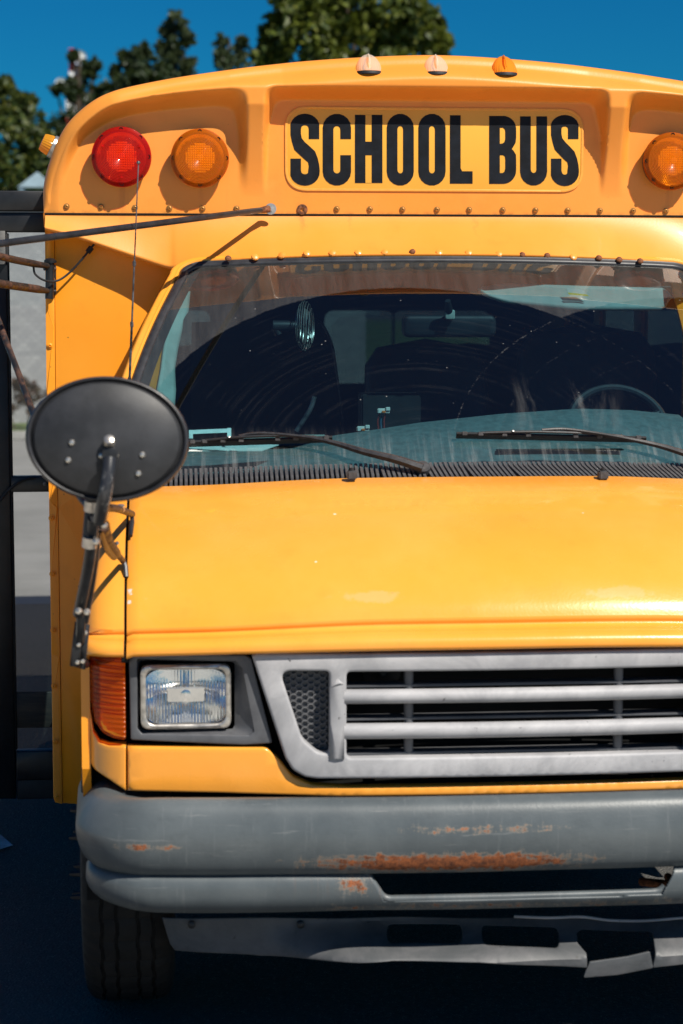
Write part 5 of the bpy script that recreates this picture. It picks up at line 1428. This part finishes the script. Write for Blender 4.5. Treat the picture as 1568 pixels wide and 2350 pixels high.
# windshield pillar trim, inside (pale)
def ptrim(u, v):
    pts = [(432, 672), (428, 720), (418, 742), (404, 800), (396, 850), (399, 900), (396, 938)]; pts2 = [(398, 668), (392, 720), (383, 762), (372, 800), (366, 850), (358, 892), (352, 925)]
    k = v * 6; i = min(5, int(k)); a = Vector(pts[i]).lerp(Vector(pts[i + 1]), k - i); b = Vector(pts2[i]).lerp(Vector(pts2[i + 1]), k - i); c = b.lerp(a, u)
    Y = lerp(1.44, 1.10, v) + .035 + .05 * u; return P(c.x, c.y, Y)
grid('pillar_trim', ptrim, 6, 30, 'mint_trim', bus, solid=.01)
grid('pillar_trim', lambda u, v: (-ptrim(u, v).x, ptrim(u, v).y, ptrim(u, v).z), 6, 30, 'mint_trim', bus, solid=.01)
# fan: motor and wire cage seen edge on
fq = P(700, 748, 1.50); fan = empty('cab_fan', fq, bus)
tube('motor', [P(627, 748, 1.5) - fq, P(660, 748, 1.5) - fq, P(682, 748, 1.5) - fq], [.016, .016, .012], 'mirror_shell', fan, 20)
tube('mount', [P(632, 752, 1.5) - fq, P(640, 768, 1.5) - fq], .011, 'seat_vinyl', fan, 12)
bm = bmesh.new()
for k in range(7):
    xo = (k - 3) * .0065; rr = .072 * sqrt(max(.05, 1 - (abs(k - 3) / 4.2) ** 2)); Mf = Matrix.Rotation(R(-12), 4, 'Z')
    tube_bm(bm, [Mf @ Vector((xo, rr * cos(a), rr * sin(a))) for a in [2 * pi * i / 36 for i in range(37)]], .0011, 5, False)
finish(bm, 'cage', 'zinc', fan)
bm = bmesh.new()
for k in range(4):
    a = k * pi / 2 + .4; q1 = [Vector((.004, .055 * cos(a + e), .055 * sin(a + e))) for e in (-.35, .35)]; v_ = [bm.verts.new(Vector((0, 0, 0)))] + [bm.verts.new(p + Vector((.008 * s_, 0, 0))) for p, s_ in zip(q1, (-1, 1))]
    bm.faces.new(v_)
finish(bm, 'blades', 'zinc', fan)
# box and stalk behind the dash, gear lever
x0, z1 = W(832, 905, 1.6); x1, z0 = W(968, 1010, 1.6); box('control_box', ((x0 + x1) / 2, 1.68, (z0 + z1) / 2), (x1 - x0, .12, z1 - z0), 'interior_dark', bus, .004)
tube('grab_rail', [P(680, 990, 1.5), P(712, 940, 1.5), P(722, 910, 1.5)], .007, 'worn_steel', bus, 10, 4)
box('dash_ledge', tuple(P(650, 1003, 1.22)), (.24, .10, .006), 'mint_trim', bus, .001)
# loose things: papers, connectors
pp = raw('parking_paper', [P(434, 1019, .93), P(640, 1022, .99), P(600, 1036, .90), P(434, 1036, .86)], [(0, 1, 2, 3)], 'paper', None, False)
pp.modifiers.new('s', 'SOLIDIFY').thickness = .002
tag(pp, 'crumpled pale paper lying on the dashboard behind the left wiper', 'paper')
fx = lambda a, b: wsp(a, b, -.004)
cf = empty('paper_frame_sticker', fx(480, 1000)); tag(cf, 'torn white rectangular sticker frame at the lower left of the windshield', 'sticker')
for (a, b, c, d) in ((436, 985, 531, 990), (434, 985, 443, 1004), (522, 980, 531, 1004)):
    p = [fx(a, b), fx(c, b - (4 if c - a > 30 else 0)), fx(c, d), fx(a, d + (4 if c - a > 30 else 0))]
    o = raw('strip', [v - cf.location for v in p], [(0, 1, 2, 3)], 'paper', cf, False); o.modifiers.new('s', 'SOLIDIFY').thickness = .001
def plug(px_, py_, Y, label, up):
    q = P(px_, py_, Y); r_ = empty('wire_connector', q); tag(r_, label, 'connector', 'loose wire connectors above the dash')
    box('housing', (0, 0, 0), (.034, .018, .014), 'plug_white', r_, .002); box('clip', (.012, -.008, .006), (.012, .01, .01), 'plug_white', r_, .001); box('seal', (.0, -.011, -.002), (.01, .006, .006), 'plug_orange', r_, .001)
    if up:
        for k, m_ in enumerate(('wire_red', 'wire_blue', 'wire_red')): tube('wire', [(-.01 + .008 * k, 0, -.006), (-.016 + .009 * k, 0, -.03), (-.012 + .008 * k, 0, -.062)], .0018, m_, r_, 6, 4)
plug(880, 943, 1.30, 'white wire connector standing up on red and blue wires', True)
plug(833, 984, 1.24, 'white wire connector lying low, left of the standing one', False)
